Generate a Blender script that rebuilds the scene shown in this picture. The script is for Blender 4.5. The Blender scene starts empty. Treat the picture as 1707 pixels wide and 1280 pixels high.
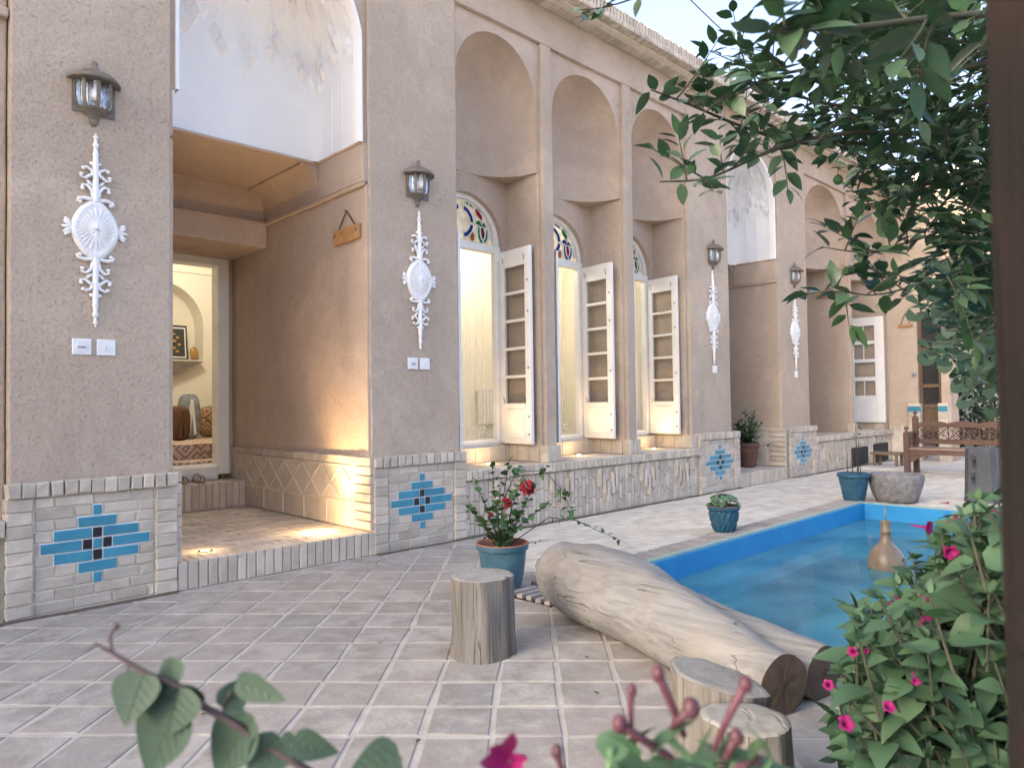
import bpy, bmesh, math, random
from mathutils import Vector, Matrix, noise
R_ = random.Random
PI = math.pi
SC = bpy.context.scene
COL = SC.collection

# ------------------------------------------------------------------ camera
CAM_R = Matrix(((0.71609307, -0.00930369, -0.69794281), (-0.69786972, -0.02921454, -0.71562865), (-0.01373209, 0.99952987, -0.02741309)))
CAM_C = Vector((0, 0, 1.2))
FPX = 1200.286
cd = bpy.data.cameras.new("camera")
cam = bpy.data.objects.new("camera", cd)
COL.objects.link(cam)
cam.matrix_world = Matrix.Translation(CAM_C) @ CAM_R.to_4x4()
cd.sensor_width = 36; cd.lens = 25.3136; cd.clip_start = .02; cd.clip_end = 300
cd.dof.use_dof = True; cd.dof.focus_distance = 5.0; cd.dof.aperture_fstop = 5.6
SC.camera = cam

# ------------------------------------------------------------------ light
SUN_EL, SUN_AZ = math.radians(8), math.radians(294)
W = bpy.data.worlds.new("World"); SC.world = W; W.use_nodes = True
wn = W.node_tree
bg = wn.nodes["Background"]
sky = wn.nodes.new("ShaderNodeTexSky"); sky.sky_type = 'NISHITA'; sky.sun_disc = False
sky.sun_elevation = SUN_EL; sky.sun_rotation = SUN_AZ; sky.dust_density = 8.0; sky.air_density = .36; sky.ozone_density = .3
hs = wn.nodes.new("ShaderNodeHueSaturation"); hs.inputs['Saturation'].default_value = 1.0
wn.links.new(sky.outputs[0], hs.inputs['Color']); wn.links.new(hs.outputs[0], bg.inputs[0]); bg.inputs[1].default_value = .15
sl = bpy.data.lights.new("sun", 'SUN'); sl.energy = .5; sl.angle = math.radians(12); sl.color = (1, .97, .92)
so = bpy.data.objects.new("sun", sl); COL.objects.link(so)
sd = Vector((math.sin(SUN_AZ) * math.cos(SUN_EL), math.cos(SUN_AZ) * math.cos(SUN_EL), math.sin(SUN_EL)))
so.rotation_euler = sd.to_track_quat('Z', 'Y').to_euler()
SC.view_settings.view_transform = 'Standard'; SC.view_settings.look = 'None'
SC.view_settings.exposure = 3.68; SC.view_settings.gamma = 1
SC.cycles.use_denoising = True
SC.cycles.max_bounces = 8; SC.cycles.transparent_max_bounces = 16
SC.cycles.sample_clamp_indirect = 4; SC.cycles.caustics_reflective = False; SC.cycles.caustics_refractive = False


def at(px, py, d):
    """world point seen at photo pixel (px,py) at depth d metres along the view axis"""
    v = Vector(((px - 853.5) / FPX, -(py - 640) / FPX, -1.0)) * d
    return CAM_C + CAM_R @ v


# ------------------------------------------------------------------ mesh builder
class MB:
    def __init__(s):
        s.v = []; s.f = []; s.m = []; s.sm = []

    def add(s, vs, fs, mi=0, sm=False):
        o = len(s.v)
        s.v.extend([Vector(p) for p in vs])
        for f in fs:
            s.f.append([o + i for i in f]); s.m.append(mi); s.sm.append(sm)
        return s

    def box(s, x0, x1, y0, y1, z0, z1, mi=0):
        return s.add([(x0, y0, z0), (x1, y0, z0), (x1, y1, z0), (x0, y1, z0), (x0, y0, z1), (x1, y0, z1), (x1, y1, z1), (x0, y1, z1)],
                     [(0, 3, 2, 1), (4, 5, 6, 7), (0, 1, 5, 4), (1, 2, 6, 5), (2, 3, 7, 6), (3, 0, 4, 7)], mi)

    def gbox(s, x0, x1, y0, y1, z0, z1, mi=0, st=.14):
        """subdivided box for walls that get wobbled"""
        def face(o, u, w, nu, nw):
            vs = [o + u * (i / nu) + w * (j / nw) for j in range(nw + 1) for i in range(nu + 1)]
            fs = [(j * (nu + 1) + i, j * (nu + 1) + i + 1, (j + 1) * (nu + 1) + i + 1, (j + 1) * (nu + 1) + i) for j in range(nw) for i in range(nu)]
            s.add(vs, fs, mi)
        dx, dy, dz = Vector((x1 - x0, 0, 0)), Vector((0, y1 - y0, 0)), Vector((0, 0, z1 - z0))
        n = lambda L: max(1, min(60, int(L.length / st)))
        o = Vector((x0, y0, z0))
        face(o, dx, dz, n(dx), n(dz)); face(o + dy, dx, dz, n(dx), n(dz))
        face(o, dy, dz, n(dy), n(dz)); face(o + dx, dy, dz, n(dy), n(dz))
        face(o, dx, dy, n(dx), n(dy)); face(o + dz, dx, dy, n(dx), n(dy))
        return s

    def brick(s, o, u, v, n, w, h, d, b=.004, mi=0, rg=None, j=.0015):
        """chamfered brick: o lower corner on the FRONT plane, u/v in-plane axes, n outward"""
        o, u, v, n = Vector(o), Vector(u), Vector(v), Vector(n)
        jt = (lambda: rg.uniform(-j, j)) if rg else (lambda: 0)
        c = [(0, 0), (w, 0), (w, h), (0, h)]
        ins = [(b, b), (-b, b), (-b, -b), (b, -b)]
        pts = []
        jj = [(jt(), jt(), jt()) for _ in c]
        for (a, e), q in zip(c, jj): pts.append(o + u * (a + q[0]) + v * (e + q[1]) - n * d)
        for (a, e), q in zip(c, jj): pts.append(o + u * (a + q[0]) + v * (e + q[1]) - n * b)
        for (a, e), (p, r), q in zip(c, ins, jj): pts.append(o + u * (a + p + q[0]) + v * (e + r + q[1]) + n * q[2])
        fs = [(8, 9, 10, 11)]
        for i in range(4):
            k = (i + 1) % 4
            fs += [(4 + i, 4 + k, 8 + k, 8 + i), (i, k, 4 + k, 4 + i)]
        return s.add(pts, fs, mi)

    def tube(s, pts, rad, n=8, mi=0, cap=True, sm=True):
        pts = [Vector(p) for p in pts]
        if not isinstance(rad, (list, tuple)): rad = [rad] * len(pts)
        rings = []; up = None
        for i, p in enumerate(pts):
            t = (pts[min(i + 1, len(pts) - 1)] - pts[max(i - 1, 0)])
            if t.length < 1e-9: t = Vector((0, 0, 1))
            t.normalize()
            if up is None:
                up = t.orthogonal().normalized()
            up = (up - t * up.dot(t))
            if up.length < 1e-6: up = t.orthogonal()
            up.normalize(); bi = t.cross(up)
            rings.append([p + (up * math.cos(2 * PI * k / n) + bi * math.sin(2 * PI * k / n)) * rad[i] for k in range(n)])
        vs = [q for r in rings for q in r]
        fs = [(i * n + k, i * n + (k + 1) % n, (i + 1) * n + (k + 1) % n, (i + 1) * n + k) for i in range(len(pts) - 1) for k in range(n)]
        s.add(vs, fs, mi, sm)
        if cap:
            s.add(rings[0], [tuple(range(n))[::-1]], mi); s.add(rings[-1], [tuple(range(n))], mi)
        return s

    def lathe(s, prof, n=24, c=(0, 0, 0), mi=0, a0=0, a1=2 * PI, sm=True, sx=1, sy=1):
        c = Vector(c); full = abs(a1 - a0 - 2 * PI) < 1e-6
        m = n if full else n + 1
        vs = [c + Vector((r * math.cos(a0 + (a1 - a0) * k / n) * sx, r * math.sin(a0 + (a1 - a0) * k / n) * sy, z)) for r, z in prof for k in range(m)]
        fs = []
        for i in range(len(prof) - 1):
            for k in range(n):
                k2 = (k + 1) % m
                fs.append((i * m + k, i * m + k2, (i + 1) * m + k2, (i + 1) * m + k))
        return s.add(vs, fs, mi, sm)

    def blob(s, c, r, n=10, mi=0, sm=True):
        """ellipsoid, r = (rx,ry,rz)"""
        c = Vector(c)
        if not hasattr(r, '__len__'): r = (r, r, r)
        vs = []; k = max(4, n // 2)
        for i in range(k + 1):
            ph = PI * i / k
            for q in range(n):
                th = 2 * PI * q / n
                vs.append(c + Vector((r[0] * math.sin(ph) * math.cos(th), r[1] * math.sin(ph) * math.sin(th), r[2] * math.cos(ph))))
        fs = [(i * n + q, i * n + (q + 1) % n, (i + 1) * n + (q + 1) % n, (i + 1) * n + q) for i in range(k) for q in range(n)]
        return s.add(vs, fs, mi, sm)

    def prism(s, poly, o, u, v, n, d, mi=0):
        """extrude a 2D polygon: poly in (u,v), front at +n*0, back at -n*d"""
        o, u, v, n = Vector(o), Vector(u), Vector(v), Vector(n)
        k = len(poly)
        fr = [o + u * a + v * b for a, b in poly]
        bk = [p - n * d for p in fr]
        fs = [tuple(range(k)), tuple(range(2 * k - 1, k - 1, -1))]
        fs += [(i, i + k, (i + 1) % k + k, (i + 1) % k) for i in range(k)]
        return s.add(fr + bk, fs, mi)

    def grid(s, fn, nu, nv, mi=0, sm=True):
        vs = [fn(i / nu, j / nv) for j in range(nv + 1) for i in range(nu + 1)]
        fs = [(j * (nu + 1) + i, j * (nu + 1) + i + 1, (j + 1) * (nu + 1) + i + 1, (j + 1) * (nu + 1) + i) for j in range(nv) for i in range(nu)]
        return s.add(vs, fs, mi, sm)

    def wobble(s, amp=.006, fr=1.7):
        for p in s.v:
            w = noise.noise_vector(p * fr)
            w2 = noise.noise_vector(p * fr * 4.3)
            p += w * amp + w2 * amp * .35
        return s

    def build(s, name, mats, parent=None, bevel=0, fixn=True):
        me = bpy.data.meshes.new(name)
        off = Vector((0, 0, 0))
        if parent is not None:
            r = parent
            while r.parent is not None: r = r.parent
            off = r.location.copy()
        me.from_pydata([tuple(p - off) for p in s.v], [], s.f)
        if not isinstance(mats, (list, tuple)): mats = [mats]
        for m in mats: me.materials.append(m)
        me.polygons.foreach_set("material_index", s.m)
        me.polygons.foreach_set("use_smooth", s.sm)
        if fixn:
            bm = bmesh.new(); bm.from_mesh(me)
            bmesh.ops.remove_doubles(bm, verts=bm.verts, dist=1e-5) if bevel else None
            bmesh.ops.recalc_face_normals(bm, faces=bm.faces)
            bm.to_mesh(me); bm.free()
        me.update()
        ob = bpy.data.objects.new(name, me); COL.objects.link(ob)
        if parent is not None: ob.parent = parent
        if bevel:
            bv = ob.modifiers.new("edge", 'BEVEL'); bv.width = bevel; bv.segments = 2; bv.limit_method = 'ANGLE'; bv.angle_limit = math.radians(50)
        return ob


def thing(name, label, cat, loc=(0, 0, 0), group=None, rotz=0):
    o = bpy.data.objects.new(name, None); COL.objects.link(o)
    o.empty_display_size = .1
    o.location = loc; o.rotation_euler = (0, 0, rotz)
    o['label'] = label; o['category'] = cat
    if group: o['group'] = group
    return o


def tag(o, label, cat, group=None):
    o['label'] = label; o['category'] = cat
    if group: o['group'] = group
    return o


def struct(o, kind='structure'):
    o['kind'] = kind
    return o


def dup(root, loc, label, rotz=None, scale=None):
    r = root.copy(); COL.objects.link(r); r.location = loc; r['label'] = label
    if rotz is not None: r.rotation_euler = (0, 0, rotz)
    if scale: r.scale = scale
    for ch in list(root.children):
        c = ch.copy(); COL.objects.link(c); c.parent = r
        for g in ch.children:
            d = g.copy(); COL.objects.link(d); d.parent = c
    return r


# ------------------------------------------------------------------ materials
class NT:
    def __init__(s, name):
        s.mat = bpy.data.materials.new(name); s.mat.use_nodes = True
        s.t = s.mat.node_tree; s.t.nodes.clear()
        s.out = s.n("ShaderNodeOutputMaterial")

    def n(s, ty, **kw):
        nd = s.t.nodes.new(ty)
        for k, v in kw.items():
            if k.startswith('_'): setattr(nd, k[1:], v)
            else: s.put(nd.inputs[k.replace('__', ' ')], v)
        return nd

    def put(s, sock, v):
        if isinstance(v, bpy.types.NodeSocket): s.t.links.new(v, sock)
        elif isinstance(v, bpy.types.Node): s.t.links.new(v.outputs[0], sock)
        elif hasattr(v, '__len__') and sock.type == 'RGBA' and len(v) == 3: sock.default_value = (*v, 1)
        else: sock.default_value = v

    def math(s, op, a, b=None, clamp=False):
        nd = s.n("ShaderNodeMath", _operation=op); nd.use_clamp = clamp
        s.put(nd.inputs[0], a)
        if b is not None: s.put(nd.inputs[1], b)
        return nd.outputs[0]

    def mix(s, f, a, b, mode='MIX'):
        nd = s.n("ShaderNodeMix", _data_type='RGBA', _blend_type=mode)
        s.put(nd.inputs[0], f); s.put(nd.inputs[6], a); s.put(nd.inputs[7], b)
        return nd.outputs[2]

    def mr(s, v, a, b, c=0., d=1.):
        nd = s.n("ShaderNodeMapRange"); s.put(nd.inputs[0], v)
        for i, q in enumerate((a, b, c, d)): s.put(nd.inputs[i + 1], q)
        return nd.outputs[0]

    def noise(s, sc, co, det=4., rough=.55, dist=0.):
        nd = s.n("ShaderNodeTexNoise", Scale=sc, Detail=det, Roughness=rough, Distortion=dist)
        s.put(nd.inputs['Vector'], co)
        return nd.outputs[0]

    def obj(s, scale=None):
        c = s.n("ShaderNodeTexCoord").outputs['Object']
        if scale:
            m = s.n("ShaderNodeMapping"); s.put(m.inputs['Vector'], c); m.inputs['Scale'].default_value = scale; return m.outputs[0]
        return c

    def island(s): return s.n("ShaderNodeNewGeometry").outputs['Random Per Island']

    def finish(s, col, rough=.7, bump=None, bstr=.3, bdist=.01, spec=.35, **kw):
        p = s.n("ShaderNodeBsdfPrincipled")
        s.put(p.inputs['Base Color'], col); s.put(p.inputs['Roughness'], rough); p.inputs['Specular IOR Level'].default_value = spec
        for k, v in kw.items(): s.put(p.inputs[k.replace('__', ' ')], v)
        if bump is not None:
            b = s.n("ShaderNodeBump"); b.inputs['Strength'].default_value = bstr; b.inputs['Distance'].default_value = bdist
            s.put(b.inputs['Height'], bump); s.put(p.inputs['Normal'], b.outputs[0])
        s.t.links.new(p.outputs[0], s.out.inputs[0])
        s.p = p
        return s.mat


def simple(name, a, b=None, sc=6., rough=.7, bump=.2, bsc=40., isl=0., spec=.35, bdist=.006, **kw):
    t = NT(name); co = t.obj()
    b = b or tuple(x * .8 for x in a)
    f = t.mr(t.noise(sc, co, 5), .3, .7)
    c = t.mix(f, a, b)
    if isl:
        c = t.mix(1., c, t.mr(t.island(), 0, 1, 1 - isl, 1 + isl), 'MULTIPLY')
    bn = t.noise(bsc, co, 4)
    return t.finish(c, rough, bn, bump, bdist, spec, **kw)


def plaster(name, a, b, fleck=.5, bstr=.5, warm=None):
    t = NT(name); co = t.obj()
    big = t.mr(t.noise(.9, co, 4, .6), .3, .7)
    mid = t.mr(t.noise(7., co, 4, .6), .25, .75)
    c = t.mix(big, a, b)
    pt = t.mr(t.noise(.55, co, 6, .65, .4), .52, .60)
    c = t.mix(t.math('MULTIPLY', pt, .6), c, tuple(min(1, x * 1.18) for x in a))
    stn = t.mr(t.noise(1.6, t.obj((1, 1, .35)), 6, .65), .56, .74)
    c = t.mix(t.math('MULTIPLY', stn, .62), c, tuple(x * .72 for x in b))
    vo = t.n("ShaderNodeTexVoronoi", Scale=.9, _feature='DISTANCE_TO_EDGE')
    wv = t.n("ShaderNodeVectorMath", _operation='ADD'); t.put(wv.inputs[0], co); nz = t.n("ShaderNodeTexNoise", Scale=2.5, Detail=5.); t.put(nz.inputs['Vector'], co); t.t.links.new(nz.outputs[1], wv.inputs[1]); t.put(vo.inputs['Vector'], wv.outputs[0])
    ck = t.math('MULTIPLY', t.mr(vo.outputs[0], .0, .006, 1., 0.), t.mr(t.noise(.8, co, 2), .54, .60))
    c = t.mix(t.math('MULTIPLY', ck, .5), c, tuple(x * .4 for x in b))
    c = t.mix(t.math('MULTIPLY', mid, .35), c, tuple(x * .78 for x in b))
    fine = t.noise(70., co, 3, .6)
    rid = t.noise(105., co, 2, .5, .8)
    rid = t.mr(t.math('ABSOLUTE', t.math('SUBTRACT', rid, .5)), .0, .035, 1., 0.)
    msk = t.mr(t.noise(45., co, 3), .48, .64)
    fl = t.math('MULTIPLY', rid, msk)
    st2 = t.noise(60., co, 1, .5, 2.)
    straw = t.math('MULTIPLY', t.mr(t.math('ABSOLUTE', t.math('SUBTRACT', st2, .5)), 0., .02, 1., 0.), t.mr(t.noise(15., co, 2), .52, .62))
    c = t.mix(t.math('MULTIPLY', fl, fleck), c, tuple(x * .42 for x in b))
    c = t.mix(t.math('MULTIPLY', straw, fleck * .6), c, tuple(min(1, x * 1.5) for x in a))
    c = t.mix(t.mr(fine, .35, .7, 0, .25), c, tuple(x * .7 for x in a))
    h = t.math('ADD', t.math('MULTIPLY', fine, .5), t.math('MULTIPLY', t.noise(20., co, 3), .6))
    h = t.math('SUBTRACT', h, t.math('MULTIPLY', fl, .8 * fleck))
    return t.finish(c, .95, h, bstr, .012, .12)


def wood(name, a, b, along='Z', sc=14., rough=.75, bump=.35, crack=.6, blotch=None):
    t = NT(name)
    s = {'Z': (1, 1, .06), 'X': (.06, 1, 1), 'Y': (1, .06, 1)}[along]
    co = t.obj(s)
    n1 = t.noise(sc, co, 5, .65, .4); n2 = t.noise(sc * 4, co, 3, .6)
    c = t.mix(t.mr(n1, .3, .7), a, b)
    cr = t.mr(t.math('ABSOLUTE', t.math('SUBTRACT', t.noise(sc * 1.1, t.obj(tuple(x if x == 1 else .022 for x in s)), 2, .5, .0), .5)), 0, .012, 1, 0)
    cr = t.math('MULTIPLY', cr, t.mr(t.noise(3., t.obj(), 2), .45, .6))
    c = t.mix(t.math('MULTIPLY', cr, crack), c, tuple(x * .25 for x in b))
    c = t.mix(t.mr(n2, .4, .72, 0, .5), c, tuple(x * .55 for x in b))
    if blotch: c = t.mix(t.mr(t.noise(2.2, t.obj(), 4), .45, .7, 0, .8), c, blotch)
    h = t.math('SUBTRACT', t.math('ADD', n1, t.math('MULTIPLY', n2, .4)), cr)
    return t.finish(c, rough, h, bump, .01, .2)


def endgrain(name, a, b):
    t = NT(name); co = t.obj()
    # growth rings come from vertex-independent distance to the object's own axis
    w = t.n("ShaderNodeTexWave", _wave_type='RINGS', _rings_direction='Z', Scale=9., Distortion=2.5, Detail=3.)
    t.put(w.inputs['Vector'], co)
    n = t.noise(8., co, 5)
    c = t.mix(t.mr(w.outputs['Fac'], 0, 1, 0, .22), a, b)
    c = t.mix(t.mr(n, .35, .7, 0, .7), c, tuple(x * .7 for x in b))
    cr = t.mr(t.math('ABSOLUTE', t.math('SUBTRACT', t.noise(9., co, 1, .5, .6), .5)), 0, .012, 1, 0)
    c = t.mix(t.math('MULTIPLY', cr, t.mr(t.noise(3., co, 1), .5, .6)), c, tuple(x * .2 for x in b))
    return t.finish(c, .85, t.math('SUBTRACT', n, cr), .4, .006, .15)


def leafmat(name, a, b, back=None, gloss=.4, trans=.25):
    t = NT(name)
    isl = t.island(); co = t.obj()
    c = t.mix(t.mr(isl, 0, 1), a, b)
    c = t.mix(t.mr(t.noise(30., co, 3), .35, .75, 0, .35), c, tuple(x * .6 for x in a))
    bf = t.n("ShaderNodeNewGeometry").outputs['Backfacing']
    c2 = t.mix(bf, c, back or tuple(min(1, x * 1.5 + .02) for x in a))
    p = t.n("ShaderNodeBsdfPrincipled", Roughness=gloss); p.inputs['Specular IOR Level'].default_value = .3
    t.put(p.inputs['Base Color'], c2)
    b2 = t.n("ShaderNodeBump"); b2.inputs['Strength'].default_value = .25; b2.inputs['Distance'].default_value = .003
    t.put(b2.inputs['Height'], t.noise(60., co, 2)); t.put(p.inputs['Normal'], b2.outputs[0])
    tr = t.n("ShaderNodeBsdfTranslucent"); t.put(tr.inputs[0], t.mix(.3, c, (.12, .2, .04)))
    ms = t.n("ShaderNodeMixShader"); ms.inputs[0].default_value = trans
    t.t.links.new(p.outputs[0], ms.inputs[1]); t.t.links.new(tr.outputs[0], ms.inputs[2]); t.t.links.new(ms.outputs[0], t.out.inputs[0])
    return t.mat


def emit(name, col, st):
    t = NT(name); e = t.n("ShaderNodeEmission"); e.inputs[0].default_value = (*col, 1); e.inputs[1].default_value = st
    t.t.links.new(e.outputs[0], t.out.inputs[0]); return t.mat


def glassy(name, tint=(.9, .93, .93), refl=.12):
    t = NT(name)
    tr = t.n("ShaderNodeBsdfTransparent"); tr.inputs[0].default_value = (*tint, 1)
    gl = t.n("ShaderNodeBsdfGlossy", Roughness=.03); lw = t.n("ShaderNodeLayerWeight", Blend=.25)
    ms = t.n("ShaderNodeMixShader"); t.put(ms.inputs[0], t.mr(lw.outputs['Fresnel'], 0, 1, refl * .5, .5))
    t.t.links.new(tr.outputs[0], ms.inputs[1]); t.t.links.new(gl.outputs[0], ms.inputs[2]); t.t.links.new(ms.outputs[0], t.out.inputs[0])
    return t.mat


def sheer(name, col, op=.5, lace=0.):
    t = NT(name); co = t.obj()
    tl = t.n("ShaderNodeBsdfTranslucent"); tl.inputs[0].default_value = (*col, 1)
    df = t.n("ShaderNodeBsdfDiffuse"); df.inputs[0].default_value = (*col, 1)
    m1 = t.n("ShaderNodeMixShader"); m1.inputs[0].default_value = .5
    t.t.links.new(df.outputs[0], m1.inputs[1]); t.t.links.new(tl.outputs[0], m1.inputs[2])
    tr = t.n("ShaderNodeBsdfTransparent"); ms = t.n("ShaderNodeMixShader")
    if lace:
        v = t.n("ShaderNodeTexVoronoi", Scale=24., _feature='DISTANCE_TO_EDGE'); t.put(v.inputs['Vector'], co)
        f = t.mr(v.outputs[0], .05, .09, .95, .25)
        t.put(ms.inputs[0], f)
    else: ms.inputs[0].default_value = op
    t.t.links.new(tr.outputs[0], ms.inputs[1]); t.t.links.new(m1.outputs[0], ms.inputs[2]); t.t.links.new(ms.outputs[0], t.out.inputs[0])
    return t.mat


def stained(name, col, tr=.6):
    t = NT(name); co = t.obj()
    c = t.mix(t.mr(t.noise(14., co, 2), .3, .7), col, tuple(x * .7 for x in col))
    tl = t.n("ShaderNodeBsdfTranslucent"); t.put(tl.inputs[0], c)
    p = t.n("ShaderNodeBsdfPrincipled", Roughness=.15); t.put(p.inputs['Base Color'], c)
    ms = t.n("ShaderNodeMixShader"); ms.inputs[0].default_value = tr
    t.t.links.new(p.outputs[0], ms.inputs[1]); t.t.links.new(tl.outputs[0], ms.inputs[2]); t.t.links.new(ms.outputs[0], t.out.inputs[0])
    return t.mat


M = {}
M['plaster'] = plaster('mud_straw_plaster', (.52, .43, .345), (.43, .345, .272), .75, .6)
M['plaster_fine'] = plaster('fine_mud_plaster', (.525, .42, .34), (.435, .345, .275), .42, .5)
M['gypsum'] = simple('white_gypsum', (.80, .80, .80), (.74, .74, .74), 3., .8, .25, 25.)
M['brick'] = simple('buff_brick', (.56, .495, .415), (.44, .385, .32), 9., .9, .5, 60., .16, .15)
M['mortar'] = simple('pale_mortar', (.66, .60, .51), (.56, .505, .42), 12., .95, .5, 80., 0, .1)
M['turq'] = simple('turquoise_glaze', (.035, .20, .30), (.05, .25, .36), 10., .3, .1, 40., .1, .5)
M['black'] = simple('black_glaze', (.015, .017, .025), None, 8., .3, .1, 40., 0, .5)
M['white_paint'] = simple('white_gloss_paint', (.80, .79, .76), (.72, .70, .66), 5., .45, .15, 30., 0, .4)
M['cream'] = simple('cream_wall', (.80, .77, .68), (.76, .72, .63), 2., .8, .1, 20.)
M['iron'] = simple('weathered_grey_iron', (.13, .112, .095), (.20, .17, .14), 14., .6, .3, 60., 0, .4)
M['darkiron'] = simple('dark_iron', (.05, .05, .05), None, 14., .5, .2, 60.)
M['brass'] = simple('old_brass', (.30, .22, .10), (.16, .12, .07), 20., .4, .2, 60., 0, .5, Metallic=.8)
M['glass'] = glassy('clear_pane', (.99, .99, .98), .03)
M['lampglass'] = simple('ribbed_lamp_reflector', (.55, .62, .70), (.25, .30, .36), 30., .15, .5, 90., 0, .8, Metallic=.5)
M['bulb'] = simple('unlit_white_bulb', (.85, .86, .88), (.8, .8, .82), 5., .25, 0.05, 20.)
M['plastic'] = simple('white_plastic', (.74, .75, .76), (.70, .71, .72), 4., .4, .05, 30.)
M['grey'] = simple('grey_plastic', (.35, .35, .36), None, 4., .5, .05, 30.)
M['spot'] = emit('spot_lens', (1, .80, .42), 6.)
M['roomlamp'] = emit('room_lamp_glow', (1, .86, .6), 3.)
M['curtain'] = sheer('white_sheer_curtain', (.85, .83, .78), .82)
M['voile'] = sheer('thin_voile', (.9, .87, .8), .30)
M['lace'] = sheer('lace_hem', (.92, .90, .86), .5, 1.)
M['pool'] = simple('blue_pool_paint', (.012, .20, .45), (.02, .25, .50), 3., .55, .3, 14., 0, .4)
M['poolfloor'] = simple('blue_pool_floor', (.07, .38, .52), (.16, .40, .46), 2., .7, .3, 14.)
M['rim'] = simple('worn_green_rim', (.20, .36, .34), (.36, .42, .36), 8., .8, .5, 30.)
M['bluepot'] = simple('blue_glazed_pot', (.025, .085, .13), (.07, .15, .19), 9., .35, .4, 25., 0, .5)
M['bluepot2'] = simple('bright_blue_pot', (.025, .105, .175), (.015, .06, .10), 12., .5, .6, 30., 0, .4)
M['terracotta'] = simple('terracotta', (.33, .15, .095), (.24, .11, .075), 8., .85, .3, 40., 0, .2)
M['darkterra'] = simple('dark_terracotta', (.16, .085, .065), (.11, .06, .05), 8., .8, .3, 40., 0, .2)
M['soil'] = simple('soil_and_gap_dark', (.06, .04, .03), (.03, .02, .015), 30., .95, 1., 60., 0, .1)
M['stone'] = simple('grey_granite', (.26, .25, .25), (.15, .15, .155), 18., .9, 1., 28., 0, .2, .03)
M['slate'] = simple('dark_blue_stone', (.065, .073, .088), (.04, .046, .056), 4., .6, .3, 30., 0, .35)
M['clay'] = simple('glazed_clay', (.19, .145, .10), (.115, .09, .065), 6., .4, .2, 30., 0, .5)
M['bench'] = wood('red_brown_wood', (.155, .095, .075), (.10, .062, .05), 'Y', 16., .6, .25, .3)
M['benchtop'] = wood('pale_worn_wood', (.31, .225, .18), (.23, .165, .135), 'Y', 16., .6, .25, .3)
M['log'] = wood('weathered_log', (.315, .315, .31), (.20, .198, .195), 'Y', 13., .85, .9, .85, (.245, .222, .20))
M['logend'] = endgrain('log_end_grain', (.13, .098, .075), (.075, .058, .046))
M['stump'] = wood('weathered_stump', (.245, .235, .22), (.135, .127, .118), 'Z', 16., .85, .9, .9, (.18, .158, .135))
M['stumptop'] = endgrain('stump_end_grain', (.36, .345, .31), (.26, .245, .215))
M['doorwood'] = wood('old_door_wood', (.18, .125, .08), (.12, .085, .055), 'Z', 14., .6, .25, .4)
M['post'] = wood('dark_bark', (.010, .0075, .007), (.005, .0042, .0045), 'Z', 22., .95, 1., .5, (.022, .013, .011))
M['bark'] = wood('grey_bark', (.16, .125, .10), (.10, .08, .06), 'Z', 18., .95, .8, .5)
M['twig'] = simple('green_brown_twig', (.045, .05, .03), (.03, .03, .022), 20., .8, .3, 60.)
M['purpletwig'] = simple('dusky_purple_stem', (.065, .042, .046), (.04, .03, .034), 20., .6, .2, 60.)
M['citrus'] = leafmat('citrus_leaf', (.012, .042, .024), (.034, .080, .036), (.05, .095, .055), .36, .12)
M['fig'] = leafmat('fig_leaf', (.022, .055, .042), (.036, .075, .052), (.055, .10, .075), .55, .08)
M['jalapa'] = leafmat('four_oclock_leaf', (.018, .062, .030), (.042, .115, .050), (.05, .10, .055), .55, .12)
M['boug'] = leafmat('climber_leaf', (.013, .036, .026), (.020, .050, .032), (.026, .055, .04), .65, .06)
M['rose'] = leafmat('shrub_leaf', (.03, .08, .028), (.06, .115, .04), None, .55, .15)
M['geran'] = leafmat('geranium_leaf', (.06, .13, .065), (.10, .19, .10), None, .65, .15)
M['hedge'] = leafmat('dark_hedge_leaf', (.012, .035, .018), (.02, .05, .024), None, .6, .1)
M['magenta'] = leafmat('magenta_petal', (.16, .002, .075), (.23, .004, .105), (.20, .004, .09), .7, .15)
M['mauve'] = simple('mauve_bud', (.085, .022, .045), (.055, .028, .034), 20., .5, .1, 40.)
M['redbloom'] = leafmat('red_petal', (.28, .012, .025), (.36, .03, .045), (.32, .02, .03), .6, .15)
M['fruit'] = simple('green_lime_skin', (.05, .12, .04), (.04, .10, .035), 30., .4, .5, 120.)


def patterned(name, cols, sc):
    t = NT(name); co = t.obj()
    v = t.n("ShaderNodeTexVoronoi", Scale=sc, _distance='MANHATTAN'); t.put(v.inputs['Vector'], co)
    v2 = t.n("ShaderNodeTexVoronoi", Scale=sc * .35, _distance='MANHATTAN'); t.put(v2.inputs['Vector'], co)
    c = t.mix(t.mr(v.outputs['Distance'], .25, .4), cols[0], cols[1])
    c = t.mix(t.math('GREATER_THAN', t.math('FRACT', t.math('MULTIPLY', v2.outputs['Distance'], 3.)), .62), c, cols[2])
    return t.finish(c, .95, t.noise(90., co, 2), .5, .006, .1)


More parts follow.
